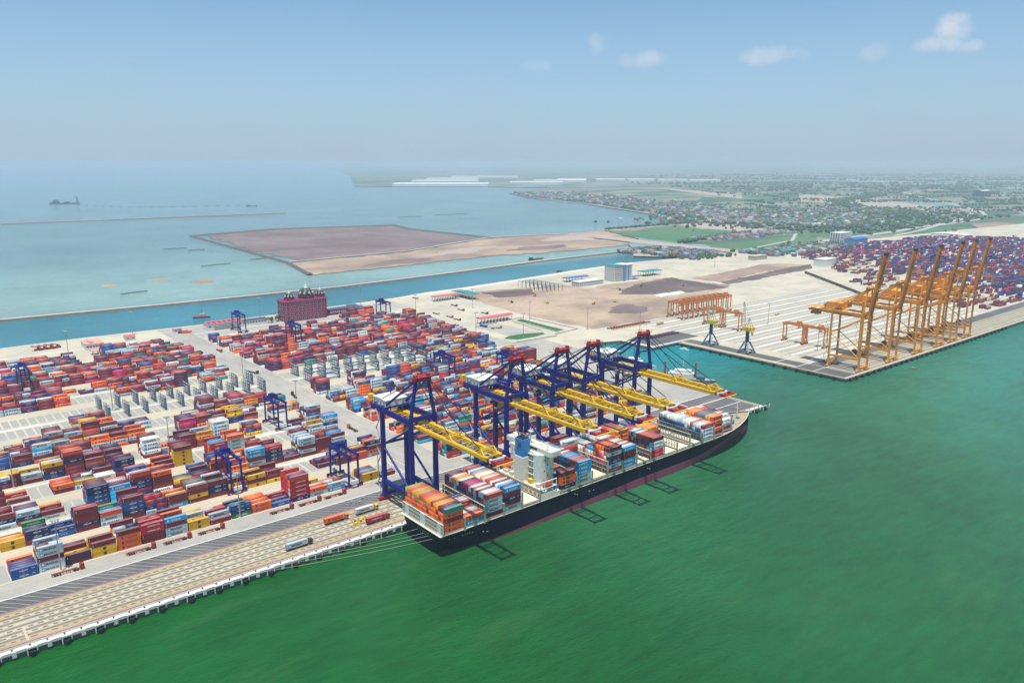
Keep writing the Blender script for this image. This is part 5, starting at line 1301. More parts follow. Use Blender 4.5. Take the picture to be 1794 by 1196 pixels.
# ------------------------------------------------------------------ terminal buildings
def cornice(b, x0, x1, y0, y1, z, h, o): return b.box(x0 - o, x1 + o, y0 - o, y1 + o, z, z + h)
hq = thing('headquarters_building', 'crimson office building with three dark green domes by the canal', 'building', (469, 648, 0))
x0, x1, y0, y1 = -32.5, 32.5, -12, 12
b = MB(); pts = [(x0 + 5, y0), (x1 - 5, y0), (x1, y0 + 5), (x1, y1), (x0, y1), (x0, y0 + 5)]
for i in range(6):
    (xa, ya), (xb, yb) = pts[i], pts[(i + 1) % 6]; b.face([(xa, ya, 0), (xb, yb, 0), (xb, yb, 28), (xa, ya, 28)])
b.face([(px, py, 28) for px, py in pts]); b.build('wall', M['brick_red'], hq)
for z, h, o_, m in ((7.4, .6, .35, 'brick_light'), (14.0, .6, .35, 'brick_light'), (20.6, .6, .35, 'brick_light'), (27.4, 1.3, .8, 'brick_light'), (28.7, .8, .2, 'brick_red')):
    c = MB(); pp = [(px * (1 + o_ / 32), py * (1 + o_ / 12), z) for px, py, in pts]; qq = [(px, py, z + h) for px, py, _ in pp]
    for i in range(6): j = (i + 1) % 6; c.face([pp[i], pp[j], qq[j], qq[i]])
    c.face(qq).face(pp[::-1]); c.build('cornice', M[m], hq)
wf = MB().box(-1.3, 1.3, -.28, .02, 0, 4.2).mesh('window', M['trim_pale']); wp = MB().box(-1.0, 1.0, -.34, -.26, .3, 3.9).mesh('pane', M['glass'])
for fl in range(4):
    for i in range(9):
        w = put('window', wf, hq, (x0 + 9.2 + 5.8 * i, y0 - .01, 1.6 + 6.62 * fl)); put('pane', wp, w)
    for i in range(3):
        w = put('window', wf, hq, (x0 - .01, y0 + 8 + 5.6 * i, 1.6 + 6.62 * fl)); w.rotation_euler.z = R(-90); put('pane', wp, w)
    w = put('window', wf, hq, (x0 + 2.5, y0 + 2.5, 1.6 + 6.62 * fl)); w.rotation_euler.z = R(-45); put('pane', wp, w)
for i in range(10): MB().box(x0 + 6.0 + 5.85 * i, x0 + 6.7 + 5.85 * i, y0 - .35, y0, 0, 27.4).build('pilaster', M['brick_light'], hq)
for cx, r, z in ((5, 10.8, 29.5), (-20, 7.0, 29.5), (26.0, 7.0, 29.5)):
    d = MB().lathe((cx, 0, z), [(r * 1.02, -1), (r * 1.02, r * .28), (r * 1.1, r * .28), (r * 1.1, r * .34)], 20).build('drum', M['brick_red'], hq)
    dm = MB().lathe((cx, 0, z + r * .34), [(r * math.cos(t), r * .98 * math.sin(t)) for t in np.linspace(0, 1.45, 9)], 20).build('dome', M['dome_green'], hq)
    rb = MB()
    for k in range(8):
        a = 2 * math.pi * k / 8 + .2; pv = None
        for t in np.linspace(0, 1.42, 7):
            p = Vector((cx + r * 1.01 * math.cos(t) * math.cos(a), r * 1.01 * math.cos(t) * math.sin(a), z + r * .34 + r * 1.0 * math.sin(t)))
            if pv: rb.beam(pv, p, r * .028)
            pv = p
    rb.build('dome_rib', M['trim_pale'], dm)
    MB().lathe((cx, 0, z + r * 1.28), [(r * .26, 0), (r * .18, r * .1), (r * .15, r * .28), (r * .05, r * .45), (.05, r * .8)], 12).build('lantern', M['wall_white'], dm)
    for k in range(4):
        a = -math.pi / 2 + (k - 1.5) * .62 - .3
        px_, py_ = cx + r * .93 * math.cos(a), r * .93 * math.sin(a)
        MB().lathe((0, 0, 0), [(r * .15, 0), (r * .15, r * .2), (r * .08, r * .2)], 10).build('round_window', M['trim_pale'], dm, (px_, py_, z + r * .72)).rotation_euler = (R(90), 0, a + math.pi / 2)
def hall(name, label, loc, L, Wd, H, wallm, roofm, rise=2.5, rz=0, doors=0, group=None, flat=False, skylights=0):
    t = thing(name, label, 'building', loc, rz, group)
    w = MB().box(0, L, 0, Wd, 0, H)
    if not flat:
        w.face([(0, 0, H), (0, Wd, H), (0, Wd / 2, H + rise)]).face([(L, 0, H), (L, Wd, H), (L, Wd / 2, H + rise)])
    w.build('wall', M[wallm], t)
    if flat: rf = MB().box(-.5, L + .5, -.5, Wd + .5, H, H + .6).build('roof', M[roofm], t)
    else:
        r = MB(); e = .6
        for z in (0, .25):
            r.face([(-e, -e, H - .2 + z), (L + e, -e, H - .2 + z), (L + e, Wd / 2, H + rise + z), (-e, Wd / 2, H + rise + z)]).face([(-e, Wd / 2, H + rise + z), (L + e, Wd / 2, H + rise + z), (L + e, Wd + e, H - .2 + z), (-e, Wd + e, H - .2 + z)])
        rf = r.build('roof', M[roofm], t)
        for i in range(skylights):
            xa = L * (i + .5) / skylights; s = rise / (Wd / 2)
            MB().face([(xa - 1.9, 1.4, H + 1.4 * s + .32), (xa + 1.9, 1.4, H + 1.4 * s + .32), (xa + 1.9, Wd * .38, H + Wd * .38 * s + .32), (xa - 1.9, Wd * .38, H + Wd * .38 * s + .32)]).build('skylight', M['roof_navy'], rf)
    for i in range(doors):
        xa = L * (i + .5) / doors; MB().box(xa - 1.1, xa + 1.1, -.12, .02, H * .5, H * .72).build('window', M['glass'], t)
    return t
wh = hall('warehouse', 'white warehouse with red roof and dark skylights by the canal', (334, 646, 0), 47, 17, 8.5, 'wall_white', 'roof_red', 2.6, doors=7, skylights=7)
for xa in (9, 20, 31): MB().box(xa, xa + 10, -1.6, -.05, 0, 5.6).build('loading_bay', M['shed_grey'], wh)
hall('office_block', 'low white office with navy roof beside the white warehouse', (384, 652, 0), 32, 11, 6, 'wall_white', 'roof_navy', 1.6, doors=8)
ar = hall('arcade_building', 'low crimson arcade building with dark roof beside the domed office', (507, 644, 0), 40, 15, 7.6, 'brick_red', 'roof_navy', flat=True)
for i in range(12): MB().box(1.2 + 3.2 * i, 3.2 + 3.2 * i, -.1, .02, 3.4, 6.2).build('window', M['trim_pale'], ar)
hall('shed', 'long navy-roofed shed at the canal end of the rear stacks', (551, 634, 0), 14, 44, 5.6, 'shed_grey', 'roof_navy', 1.2, flat=True)
pb = hall('pavilion_building', 'pink-roofed office building standing alone by the canal', (187, 626, 0), 19, 28, 6.4, 'wall_white', 'roof_pink', flat=True, doors=6)
MB().box(5, 9, 5, 23, 7, 8.6).build('roof_monitor', M['roof_pink'], pb)
hall('hut', 'small white hut with crimson roof by the canal', (236, 651, 0), 11, 10, 4.6, 'wall_white', 'roof_red', 2.0, doors=2)
hall('hut', 'small white hut with pink roof near the cross road end', (297, 664, 0), 10, 7, 4.4, 'wall_white', 'roof_pink', flat=True, doors=2)
def canopy(name, label, loc, L, Wd, H, roofm, nx, ny, rz=0, booths=0, group=None):
    t = thing(name, label, 'canopy', loc, rz, group); r = MB(); s = 1.2
    r.face([(0, 0, H), (L, 0, H), (L, Wd / 2, H + s), (0, Wd / 2, H + s)]).face([(0, Wd / 2, H + s), (L, Wd / 2, H + s), (L, Wd, H), (0, Wd, H)])
    r.face([(0, 0, H - .6), (L, 0, H - .6), (L, 0, H), (0, 0, H)]).face([(0, Wd, H), (L, Wd, H), (L, Wd, H - .6), (0, Wd, H - .6)]).face([(0, 0, H - .6), (0, Wd, H - .6), (L, Wd, H - .6), (L, 0, H - .6)])
    r.face([(0, 0, H - .6), (0, 0, H), (0, Wd / 2, H + s), (0, Wd, H), (0, Wd, H - .6)]).face([(L, 0, H - .6), (L, 0, H), (L, Wd / 2, H + s), (L, Wd, H), (L, Wd, H - .6)])
    r.build('roof', M[roofm], t)
    for i in range(nx):
        for j in range(ny):
            xa, ya = (i + .5) * L / nx, (1 if j == 0 else Wd - 1) if ny == 2 else (j + .5) * Wd / ny
            MB().box(xa - .3, xa + .3, ya - .3, ya + .3, 0, H - .6).build('column', M['wall_white'], t)
    for i in range(booths):
        xa = (i + 1) * L / (booths + 1); MB().box(xa - .9, xa + .9, Wd * .3, Wd * .7, 0, 3.0).build('booth', M['truck_white'], t)
    return t
canopy('gate_canopy', 'red-roofed gate canopy closer to the container yard', (635, 454, 0), 57, 12, 8, 'roof_red', 10, 2, booths=9, group='gate canopies')
canopy('gate_canopy', 'red-roofed gate canopy by the canal bend', (687, 643, 0), 50, 12, 8, 'roof_red', 10, 2, booths=9, group='gate canopies')
canopy('open_shed', 'teal-roofed open shed beside the far gate canopy', (741, 622, 0), 18, 54, 9, 'roof_teal', 2, 6)
canopy('open_shed', 'teal-roofed open shed past the white office tower', (1158, 622, 0), 50, 22, 9, 'roof_teal', 7, 2)
canopy('carport', 'small red-roofed carport in front of the pink-roofed office', (186, 596, 0), 16, 9, 5, 'roof_pink', 3, 2)
canopy('open_shed', 'blue-roofed shed behind the low white office', (992, 664, 0), 56, 16, 7, 'roof_blue', 7, 2)
canopy('open_shed', 'small blue-roofed shed against the white office tower', (1109, 612, 0), 22, 12, 5, 'roof_blue', 3, 2)
ofc = thing('office_tower', 'white seven-storey office tower with blue glazed corner by the canal', 'building', (1060, 610, 0))
MB().box(0, 47, 0, 26, 0, 29).build('wall', M['wall_white'], ofc); MB().box(-.6, 24, -.6, 26.6, 29, 30.2).build('roof', M['roof_teal'], ofc); MB().box(24, 47.6, -.6, 26.6, 29, 29.8).build('roof', M['wall_white'], ofc)
MB().box(22, 29, -1.2, 0, 0, 30.5).build('blue_bay', M['wall_blue'], ofc); MB().box(36, 38.4, -.5, 0, 0, 29).build('blue_bay', M['wall_blue'], ofc)
for fl in range(7):
    for i in range(6): MB().box(1.6 + 3.4 * i, 3.6 + 3.4 * i, -.08, .02, 1.6 + 4 * fl, 3.6 + 4 * fl).build('window', M['glass'], ofc)
    for i in range(4): MB().box(30.5 + 4.0 * i, 32.6 + 4.0 * i, -.08, .02, 1.6 + 4 * fl, 3.6 + 4 * fl).build('window', M['glass'], ofc)
    for i in range(5): MB().box(-.08, .02, 2 + 4.8 * i, 4.4 + 4.8 * i, 1.6 + 4 * fl, 3.6 + 4 * fl).build('window', M['glass'], ofc)
lo = hall('annex_building', 'low white office annex in front of the blue-roofed shed', (969, 608, 0), 60, 20, 8.5, 'wall_white', 'wall_white', flat=True)
for fl in range(2):
    for i in range(12): MB().box(2 + 4.8 * i, 4.4 + 4.8 * i, -.08, .02, 1.4 + 3.9 * fl, 3.3 + 3.9 * fl).build('window', M['glass'], lo)
    for i in range(4): MB().box(-.08, .02, 2 + 4.6 * i, 4.2 + 4.6 * i, 1.4 + 3.9 * fl, 3.3 + 3.9 * fl).build('window', M['glass'], lo)
sf = thing('steel_frame', 'bare steel frame of a shed under construction by the canal', 'steel frame', (886, 600, 0))
for i in range(5):
    for j in range(8): MB().box(8.6 * i - .25, 8.6 * i + .25, 11 * j - .25, 11 * j + .25, 0, 11).build('column', M['rack_steel'], sf)
    MB().box(8.6 * i - .2, 8.6 * i + .2, 0, 77, 10.4, 10.9).build('roof_beam', M['rack_steel'], sf)
for j in range(8): MB().box(0, 34.4, 11 * j - .18, 11 * j + .18, 10.95, 11.3).build('tie_beam', M['rack_steel'], sf)
# diggers and lorries on the dug ground
def digger(label, loc, rz, m):
    t = thing('excavator', label, 'excavator', loc, rz, 'machines on the dug ground')
    MB().box(-2, 2, -1.5, -.9, 0, .9).build('track', M['iron_dark'], t); MB().box(-2, 2, .9, 1.5, 0, .9).build('track', M['iron_dark'], t)
    MB().box(-2.2, 1.4, -1.4, 1.4, 1.0, 2.6).build('body', M[m], t); MB().box(.2, 1.6, -1.4, -.2, 2.6, 3.6).build('cab', M['glass'], t)
    MB().beam((1.2, .4, 2.0), (4.6, .4, 4.6), .5).build('boom', M[m], t); MB().beam((4.6, .4, 4.6), (6.2, .4, 1.2), .4).build('stick', M[m], t)
for i, (x, y, w) in enumerate([(866, 470, 'beside the dark pit'), (905, 462, 'just past the dark pit'), (776, 560, 'near the far gate canopy'), (1045, 470, 'beside the pale patch'), (1120, 500, 'in the middle of the dark fill'),
                               (1060, 545, 'at the edge of the dark fill'), (845, 585, 'near the bare steel frame'), (815, 520, 'between the gate and the steel frame'), (1000, 540, 'in front of the low white annex')]):
    digger(f'small excavator {w}', (x, y, 0), i * 1.1, ['truck_orange', 'truck_yellow', 'truck_dark'][i % 3])
bp = MB(); n = 14
for k in range(2): pass
mound = MB()
for cx, cy, rx, ry, hh in ((862, 402, 30, 16, 5), (885, 425, 26, 12, 4)):
    rings = [[(cx + rx * s * math.cos(2 * math.pi * i / n) * (1 + .15 * math.sin(i * 2.3)), cy + ry * s * math.sin(2 * math.pi * i / n) * (1 + .15 * math.cos(i * 1.7)), hh * z) for i in range(n)] for s, z in ((1, -.02), (.75, .5), (.4, .85), (.15, 1))]
    mb_ = MB()
    for r0, r1_ in zip(rings[:-1], rings[1:]):
        for i in range(n): j = (i + 1) % n; mb_.face([r0[i], r0[j], r1_[j], r1_[i]])
    mb_.face(rings[-1]); tag(mb_.build('soil_mound', M['mudflat']), ['larger brown soil mound on the dug ground' , 'smaller brown soil mound on the dug ground'][cx > 870], 'mound', 'soil mounds')
# dotted kerb blocks round the grass plots (countless): one mass
b = MB()
for xa, ya, xb, yb, nn in ((604, 340, 668, 336, 40), (672, 345, 716, 350, 24), (716, 350, 716, 450, 40), (684, 352, 684, 450, 36), (668, 452, 716, 458, 20), (620, 446, 660, 450, 20), (672, 372, 680, 440, 24)):
    for i in range(nn):
        t = i / nn; x, y = xa + (xb - xa) * t, ya + (yb - ya) * t; b.box(x, x + 1.0, y, y + .9, .03, .7)
struct(b.build('barrier_block', M['dark_soil']), 'stuff')
# ------------------------------------------------------------------ vessels
def vessel(name, label, cat, loc, rz, L, Wd, hullm, deckm, cabins, masts=(), fb=2.2, group=None):
    t = thing(name, label, cat, loc, rz, group)
    b = MB(); st = [(-.5, .8), (-.42, 1), (.2, 1), (.36, .8), (.46, .4), (.5, .04)]
    pr = [(x * L, w * Wd / 2) for x, w in st]
    for (xa, wa), (xb, wb) in zip(pr[:-1], pr[1:]):
        for sg in (-1, 1): b.face([(xa, sg * wa * .85, -.6), (xb, sg * wb * .8, -.6), (xb, sg * wb, fb), (xa, sg * wa, fb)])
    xa, wa = pr[0]; b.face([(xa, -wa * .85, -.6), (xa, wa * .85, -.6), (xa, wa, fb), (xa, -wa, fb)])
    b.build('hull', M[hullm], t)
    d = MB()
    for (xa, wa), (xb, wb) in zip(pr[:-1], pr[1:]): d.face([(xa, -wa, fb - .15), (xb, -wb, fb - .15), (xb, wb, fb - .15), (xa, wa, fb - .15)])
    d.build('deck', M[deckm], t)
    for (xa, xb, w, z0, z1, m) in cabins: MB().box(xa * L, xb * L, -w * Wd / 2, w * Wd / 2, fb + z0, fb + z1).build('cabin', M[m], t)
    for (xa, y, h, r, m) in masts: MB().cyl((xa * L, y, fb), (xa * L, y, fb + h), r, r * .7, 8).build('mast', M[m], t)
    return t
vessel('dredger', 'long dredger lying in the open bay', 'ship', (881, 4490, WZ), R(-40), 160, 30, 'roof_navy', 'rack_steel', [(-.4, -.22, .7, 0, 9, 'rack_steel'), (-.36, -.28, .5, 9, 15, 'roof_navy'), (.0, .14, .6, 0, 6, 'rack_steel')], [(.42, -6, 36, 1.8, 'roof_navy'), (.42, 6, 36, 1.8, 'roof_navy'), (-.2, 0, 22, 1.0, 'roof_navy'), (-.48, 0, 14, 1.0, 'roof_navy')], 5)
vessel('coaster', 'small dark boat far out past the outer dike', 'boat', (1572, 3632, WZ), R(-40), 54, 12, 'roof_navy', 'steel_grey', [(-.4, -.2, .8, 0, 5, 'steel_grey')], fb=2.6)
vessel('barge', 'dark barge moored against the canal dike', 'boat', (1200, 989, WZ), R(6), 48, 9, 'iron_dark', 'dark_soil', [(-.45, -.3, .8, 0, 3.5, 'iron_dark')], fb=2.6)
vessel('work_barge', 'dark barge moored on the canal behind the blue-roofed shed', 'boat', (1096, 785, WZ), R(8), 42, 9, 'roof_navy', 'dark_soil', [(-.42, -.2, .8, 0, 3.5, 'roof_navy')], fb=2.4)
vessel('sampan', 'tiny open sampan on the river below the orange quay cranes', 'boat', (866, -19, WZ), R(-70), 10, 2, 'ship_deck', 'trunk', [(-.2, .1, .7, 0, 1.0, 'lash_frame')], fb=.7)
vessel('launch', 'small white launch close under the basin quay', 'boat', (757 - 12, 196, WZ), R(-80), 12, 3.2, 'wall_white', 'wall_white', [(-.2, .15, .7, 0, 1.6, 'wall_white')], fb=.9)
vessel('tugboat', 'dark tugboat on the canal beside the white warehouse', 'boat', (366, 766, WZ), R(-30), 24, 7, 'iron_dark', 'truck_red', [(-.1, .2, .7, 0, 4, 'roof_pink')], [(0, 0, 11, .3, 'iron_dark')], fb=2)
vessel('supply_ship', 'white supply ship with red posts in the basin behind the last blue crane', 'ship', (636, 104, WZ), R(-60), 56, 12, 'portal_blue', 'shed_grey', [(-.35, .1, .8, 0, 5, 'wall_white'), (-.25, .05, .6, 5, 8, 'wall_white'), (.15, .3, .7, 0, 3, 'rack_steel')], [(-.42, -3, 16, 1.1, 'crane_red'), (.12, 3, 16, 1.1, 'crane_red'), (-.1, 0, 18, .4, 'wall_white')], 4)
vessel('patrol_ship', 'white patrol ship with dark lattice mast in the inner basin', 'ship', (640, 178, WZ), R(-60), 44, 10, 'wall_white', 'shed_grey', [(-.3, .15, .8, 0, 4, 'wall_white'), (-.2, .08, .6, 4, 7, 'wall_white')], [(-.05, -1, 19, .9, 'roof_teal'), (.06, 1, 17, .9, 'roof_navy'), (-.25, 0, 14, .8, 'roof_pink')], 3)

# loose gear on the apron: lifting frames, ladder racks
def lift_frame(label, loc, rz, m, L=6.0):
    t = thing('lifting_frame', label, 'lifting frame', loc, rz, 'lifting frames set down on the apron')
    for sy in (-1.1, 1.1): MB().box(-L / 2, L / 2, sy - .15, sy + .15, .1, .5).build('side_beam', M[m], t)
    for sx in (-L / 2, 0, L / 2): MB().box(sx - .15, sx + .15, -1.3, 1.3, .5, .75).build('cross_bar', M[m], t)
    MB().box(-.8, .8, -.5, .5, .75, 1.7).build('head_block', M[m], t)
for i, (x, y, a, w) in enumerate([(211, 22, 80, 'beside the orange truck'), (213.5, 19, 84, 'next to the one beside the orange truck'), (216, 16, 80, 'halfway to the red truck'), (209, 16.5, 10, 'on the river side of the orange truck'), (218.5, 20.5, 86, 'behind the red truck')]):
    lift_frame(f'yellow lifting frame {w}', (x, y, 0), R(a), 'truck_yellow')
for i, (x, y, w) in enumerate([(222, 46, 'first in the hatched lane beside the first quay crane'), (231, 47.5, 'second in the hatched lane beside the first quay crane'), (226, 43, 'closest to the rail beside the first quay crane')]):
    lift_frame(f'grey lifting frame {w}', (x, y, 0), R(4), 'steel_grey', 8.0)
for i, (x, y, rz, cm, w) in enumerate([(120, 179, 0, 'truck_red', 'in the second lane behind the front stacks'), (180, 251, 0, 'truck_white', 'in the lane behind the magenta stack'), (95, 322, 180, 'truck_dark', 'in the lane in front of the empty slots'), (230, 322, 0, 'truck_red', 'in the lane in front of the reefer racks'),
         (420, 180, 0, 'truck_white', 'in the lane behind the second quay crane'), (292, 180, 90, 'truck_orange', 'on the cross road near the quay end'), (306, 520, -90, 'truck_red', 'on the cross road toward the canal'), (470, 322, 0, 'truck_dark', 'in the lane past the reefer racks'), (575, 150, 90, 'truck_white', 'on the jetty road'), (200, 395, 180, 'truck_dark', 'in the lane behind the first reefer racks')]):
    truck(f'{cm[6:]} trailer truck {w}', (x, y, 0), cm, 'trucks moving through the yard', R(rz), 'iron_dark' if i % 2 else 'chassis_red')
# ------------------------------------------------------------------ the far terminal, town and countryside
FP = mixpal(dict(maroon=18, purple=28, navy=24, blue=14, magenta=8, salmon=3, white=4, grey=6, orange=1, teal=1))
FQ = mixpal(dict(maroon=40, purple=26, brown=12, tan=16, grey=4, navy=10))
fb_ = []
def stack_row(x, y, h, pal):
    z = 0
    col = None
    while h > 0:
        n = min(h, random.choice([1, 1, 2])); col = PAL[pick(pal)][0]; j = .8 + .4 * random.random()
        fb_.append((x, x + 12.1, y, y + 2.44, z + .02, z + n * 2.85, tuple(min(1, v * j) for v in col))); z += n * 2.85; h -= n
gy = 62.0
while gy < 640:
    for bx in range(0, 104):
        x = 1225 + 13 * bx
        lim = 1255 + max(0, gy - 60) * .52 if gy < 345 else 1450 + (gy - 345) * .9
        if x < lim or x > 2560 - max(0, gy - 400) * .9: continue
        dense = x > lim + 170
        p = project(x, gy, 4)
        if p[0] > 1830: continue
        if random.random() < (.12 if dense else .42): continue
        if int(gy / 62) % 4 == 2 and (bx // 9) % 5 == 1: continue
        hb = random.choice([2, 3, 4, 5, 4]) if dense else random.choice([1, 2, 2, 3])
        for r in range(6): stack_row(x, gy + 2.6 * r, max(0, hb + random.choice([-2, -1, 0, 0])), FP if dense else FQ)
    gy += 27.0 if int(gy) % 2 else 31.0
o = struct(put('far_container_mass', mass_mesh('far_container_mass', fb_)), 'stuff'); o['label'] = 'crowded container stacks of the far terminal'
print('far boxes', len(fb_))
for i, (x, y, kind) in enumerate([(1380, 210, 1), (1460, 250, 1), (1500, 150, 1), (1620, 120, 1), (1740, 330, 0), (1900, 420, 0), (1810, 250, 0)]):
    clone(r2 if kind else r1, (x, y, 0), f"{'orange' if kind else 'blue'} yard crane in the far terminal, {ORD[i + 1 if kind else i - 3]} of its colour from the basin")
# walls and blocks behind the far yard
fw = thing('boundary_wall', 'long brown boundary wall between empty far yard and crowded far terminal', 'wall', (1440, 455, 0))
for i in range(18): MB().box(0, 12.5, 0, 1.4, 0, 5).build('wall_panel', M['dark_soil' if i % 3 else 'rock_dike'], fw, (i * -10.0, i * -12.0, 0)).rotation_euler.z = R(230)
ht = thing('apartment_block', 'white block with rows of dark windows beside a blue hall, far behind the cranes', 'building', (2030, 705, 0))
MB().box(0, 60, 0, 30, 0, 30).build('wall', M['wall_white'], ht)
for fl in range(6):
    for i in range(10): MB().box(3 + 5.6 * i, 6 + 5.6 * i, -.1, .02, 2 + 4.7 * fl, 4.6 + 4.7 * fl).build('window', M['glass'], ht)
    for i in range(4): MB().box(-.1, .02, 3 + 7 * i, 6.5 + 7 * i, 2 + 4.7 * fl, 4.6 + 4.7 * fl).build('window', M['glass'], ht)
hall('blue_hall', 'bright blue hall beside the white block far behind the cranes', (1985, 640, 0), 66, 30, 20, 'wall_blue', 'roof_blue', 4)
hall('white_store', 'white box store at the end of the brown boundary wall', (1560, 480, 0), 46, 26, 15, 'wall_white', 'wall_white', flat=True)
hall('far_hall', 'grey hall with white roof on the plain at the horizon', (5560, 1680, 0), 130, 60, 36, 'roof_navy', 'wall_white', 4)
hall('long_store', 'long white-roofed store behind the far container stacks', (2470, 560, 0), 34, 100, 9, 'wall_white', 'wall_white', 2)
hall('depot', 'teal-roofed depot beside the pale road behind the empty yard', (1690, 660, 0), 60, 26, 9, 'shed_grey', 'roof_teal', 3)
hall('depot', 'cream gatehouse depot at the end of the dirt road', (1545, 640, 0), 48, 18, 9, 'dike_top', 'dike_top', flat=True)
sh = [(3760, 5900, 860, 420, 'huge white warehouse at the tip of the far peninsula'), (4560, 6850, 700, 300, 'white warehouse right behind the huge one on the far peninsula'), (5300, 7700, 620, 300, 'white warehouse third in depth on the far peninsula'),
      (5000, 5750, 520, 180, 'white warehouse beside the huge one on the landward side'), (5700, 6200, 560, 200, 'white warehouse halfway along the far peninsula'), (6300, 8600, 900, 260, 'faint white warehouse at the far end of the peninsula'),
      (6250, 6420, 330, 130, 'white shed first in the long line beyond the town'), (6560, 6120, 330, 130, 'white shed second in the long line beyond the town'), (6800, 5850, 300, 120, 'white shed third in the long line beyond the town'),
      (6980, 5560, 330, 120, 'white shed fourth in the long line beyond the town'), (7120, 5230, 330, 120, 'white shed last in the long line beyond the town')]
for x, y, L, Wd, lab in sh: hall('far_warehouse', lab, (x, y, -.6), L, Wd, 24, 'wall_white', 'wall_white', 6, rz=R(-39), group='white warehouses far across the bay')
# town houses along the bay (far, countless)
def mass2(name, boxes, label):
    o = struct(put(name, mass_mesh(name, boxes)), 'stuff'); o['label'] = label; return o
COAST = [(1875, 1425), (2170, 1463), (2366, 1442), (2518, 1507), (2553, 1644), (2750, 2130), (3153, 2937), (3255, 3431), (3638, 4088)]
house_cols = [(.38, .39, .40), (.24, .24, .25), (.27, .12, .10), (.18, .08, .08), (.13, .19, .29), (.46, .46, .46), (.16, .16, .18), (.08, .14, .25), (.30, .28, .26), (.12, .09, .10), (.10, .13, .17)]
hb = []
def houses(n, gen, lo=5, hi=13):
    for _ in range(n):
        x, y = gen(); w, d, h = random.uniform(7, 14), random.uniform(8, 18), random.uniform(lo, hi)
        c = random.choice(house_cols); hb.append((x, x + w, y, y + d, -.7, h, tuple(v * random.uniform(.8, 1.15) for v in c)))
def coast_gen():
    s = random.uniform(3.0, 8.0) if random.random() < .8 else random.uniform(2, 3); i = min(7, int(s)); t = s - i
    a, b_ = Vector((*COAST[i], 0)), Vector((*COAST[i + 1], 0)); p = a.lerp(b_, t); d = (b_ - a).normalized(); n = Vector((d.y, -d.x, 0))
    off = 30 + abs(random.gauss(0, 1)) * 190; p = p + n * off; return p.x, p.y
houses(1900, coast_gen)
TOWN = [(2560, 1500), (2700, 1250), (2650, 1080), (2900, 1150), (3100, 1350), (3300, 1500), (3500, 1300)]
def town_gen():
    c = random.choice(TOWN); return c[0] + random.gauss(0, 170), c[1] + random.gauss(0, 110)
houses(620, town_gen)
houses(120, lambda: (random.uniform(1440, 1600), random.uniform(730, 960)), 4, 8)
houses(130, lambda: (random.uniform(1850, 2260), 1010 + random.gauss(0, 22)), 4, 8)
houses(150, lambda: (random.uniform(1640, 2000), random.uniform(640, 740)), 4, 9)
def wide_gen():
    r = random.uniform(3200, 9500); a = random.uniform(.05, .72); return 400 + r * math.cos(a), r * math.sin(a) * .75 + 300
houses(160, wide_gen, 5, 12)
mass2('town_houses', hb, 'pale houses of the town spread along the bay')
# trees: leafy clumps scattered through town, field edges and shores
tb_v, tb_f = [], []
def tree_clump(x, y, r, h):
    for k in range(random.choice([2, 3, 3])):
        cx, cy, cz = x + random.uniform(-r, r) * .6, y + random.uniform(-r, r) * .6, -.7 + h * random.uniform(.35, .75); rr = r * random.uniform(.55, .9)
        b0 = len(tb_v); n = 5; a0 = random.random() * 6
        tb_v.append((cx, cy, cz - rr * .9))
        for zz, s in ((-.35, .8), (.3, .9)):
            for i in range(n): a = a0 + 6.283 * i / n; q = rr * s * random.uniform(.75, 1.2); tb_v.append((cx + q * math.cos(a), cy + q * math.sin(a), cz + zz * rr * random.uniform(.8, 1.3)))
        tb_v.append((cx, cy, cz + rr * random.uniform(.8, 1.1)))
        for i in range(n):
            j = (i + 1) % n
            tb_f.extend([(b0, b0 + 1 + j, b0 + 1 + i), (b0 + 1 + i, b0 + 1 + j, b0 + 6 + j), (b0 + 1 + i, b0 + 6 + j, b0 + 6 + i), (b0 + 6 + i, b0 + 6 + j, b0 + 11)])
def trees(n, gen, r=(4, 8), h=(6, 12)):
    for _ in range(n): x, y = gen(); tree_clump(x, y, random.uniform(*r), random.uniform(*h))
trees(3600, coast_gen, (4, 9), (6, 12)); trees(2300, town_gen, (4, 9), (6, 12))
trees(260, lambda: (random.uniform(1440, 1600), random.uniform(720, 960)), (3, 6), (5, 9))
trees(200, lambda: (lambda t: (1730 + t * 430 + random.gauss(0, 6), 1000 + t * 68 + random.gauss(0, 6)))(random.random()), (4, 7), (6, 10))
trees(180, lambda: (lambda t: (1880 + t * 540 + random.gauss(0, 5), 1428 + t * 30 + random.gauss(0, 5)))(random.random()), (3, 5), (6, 10))
trees(260, lambda: (random.uniform(1640, 2040), 700 + random.gauss(0, 30)), (4, 7), (6, 10))
trees(900, lambda: (lambda t: (3300 + t * 2300 + random.gauss(0, 40), 1000 + t * 1700 + random.gauss(0, 25) + 260 * math.sin(t * 5)))(random.random()), (5, 9), (8, 13))
trees(420, lambda: (random.uniform(2300, 3600), random.uniform(830, 1250)), (5, 9), (6, 11))
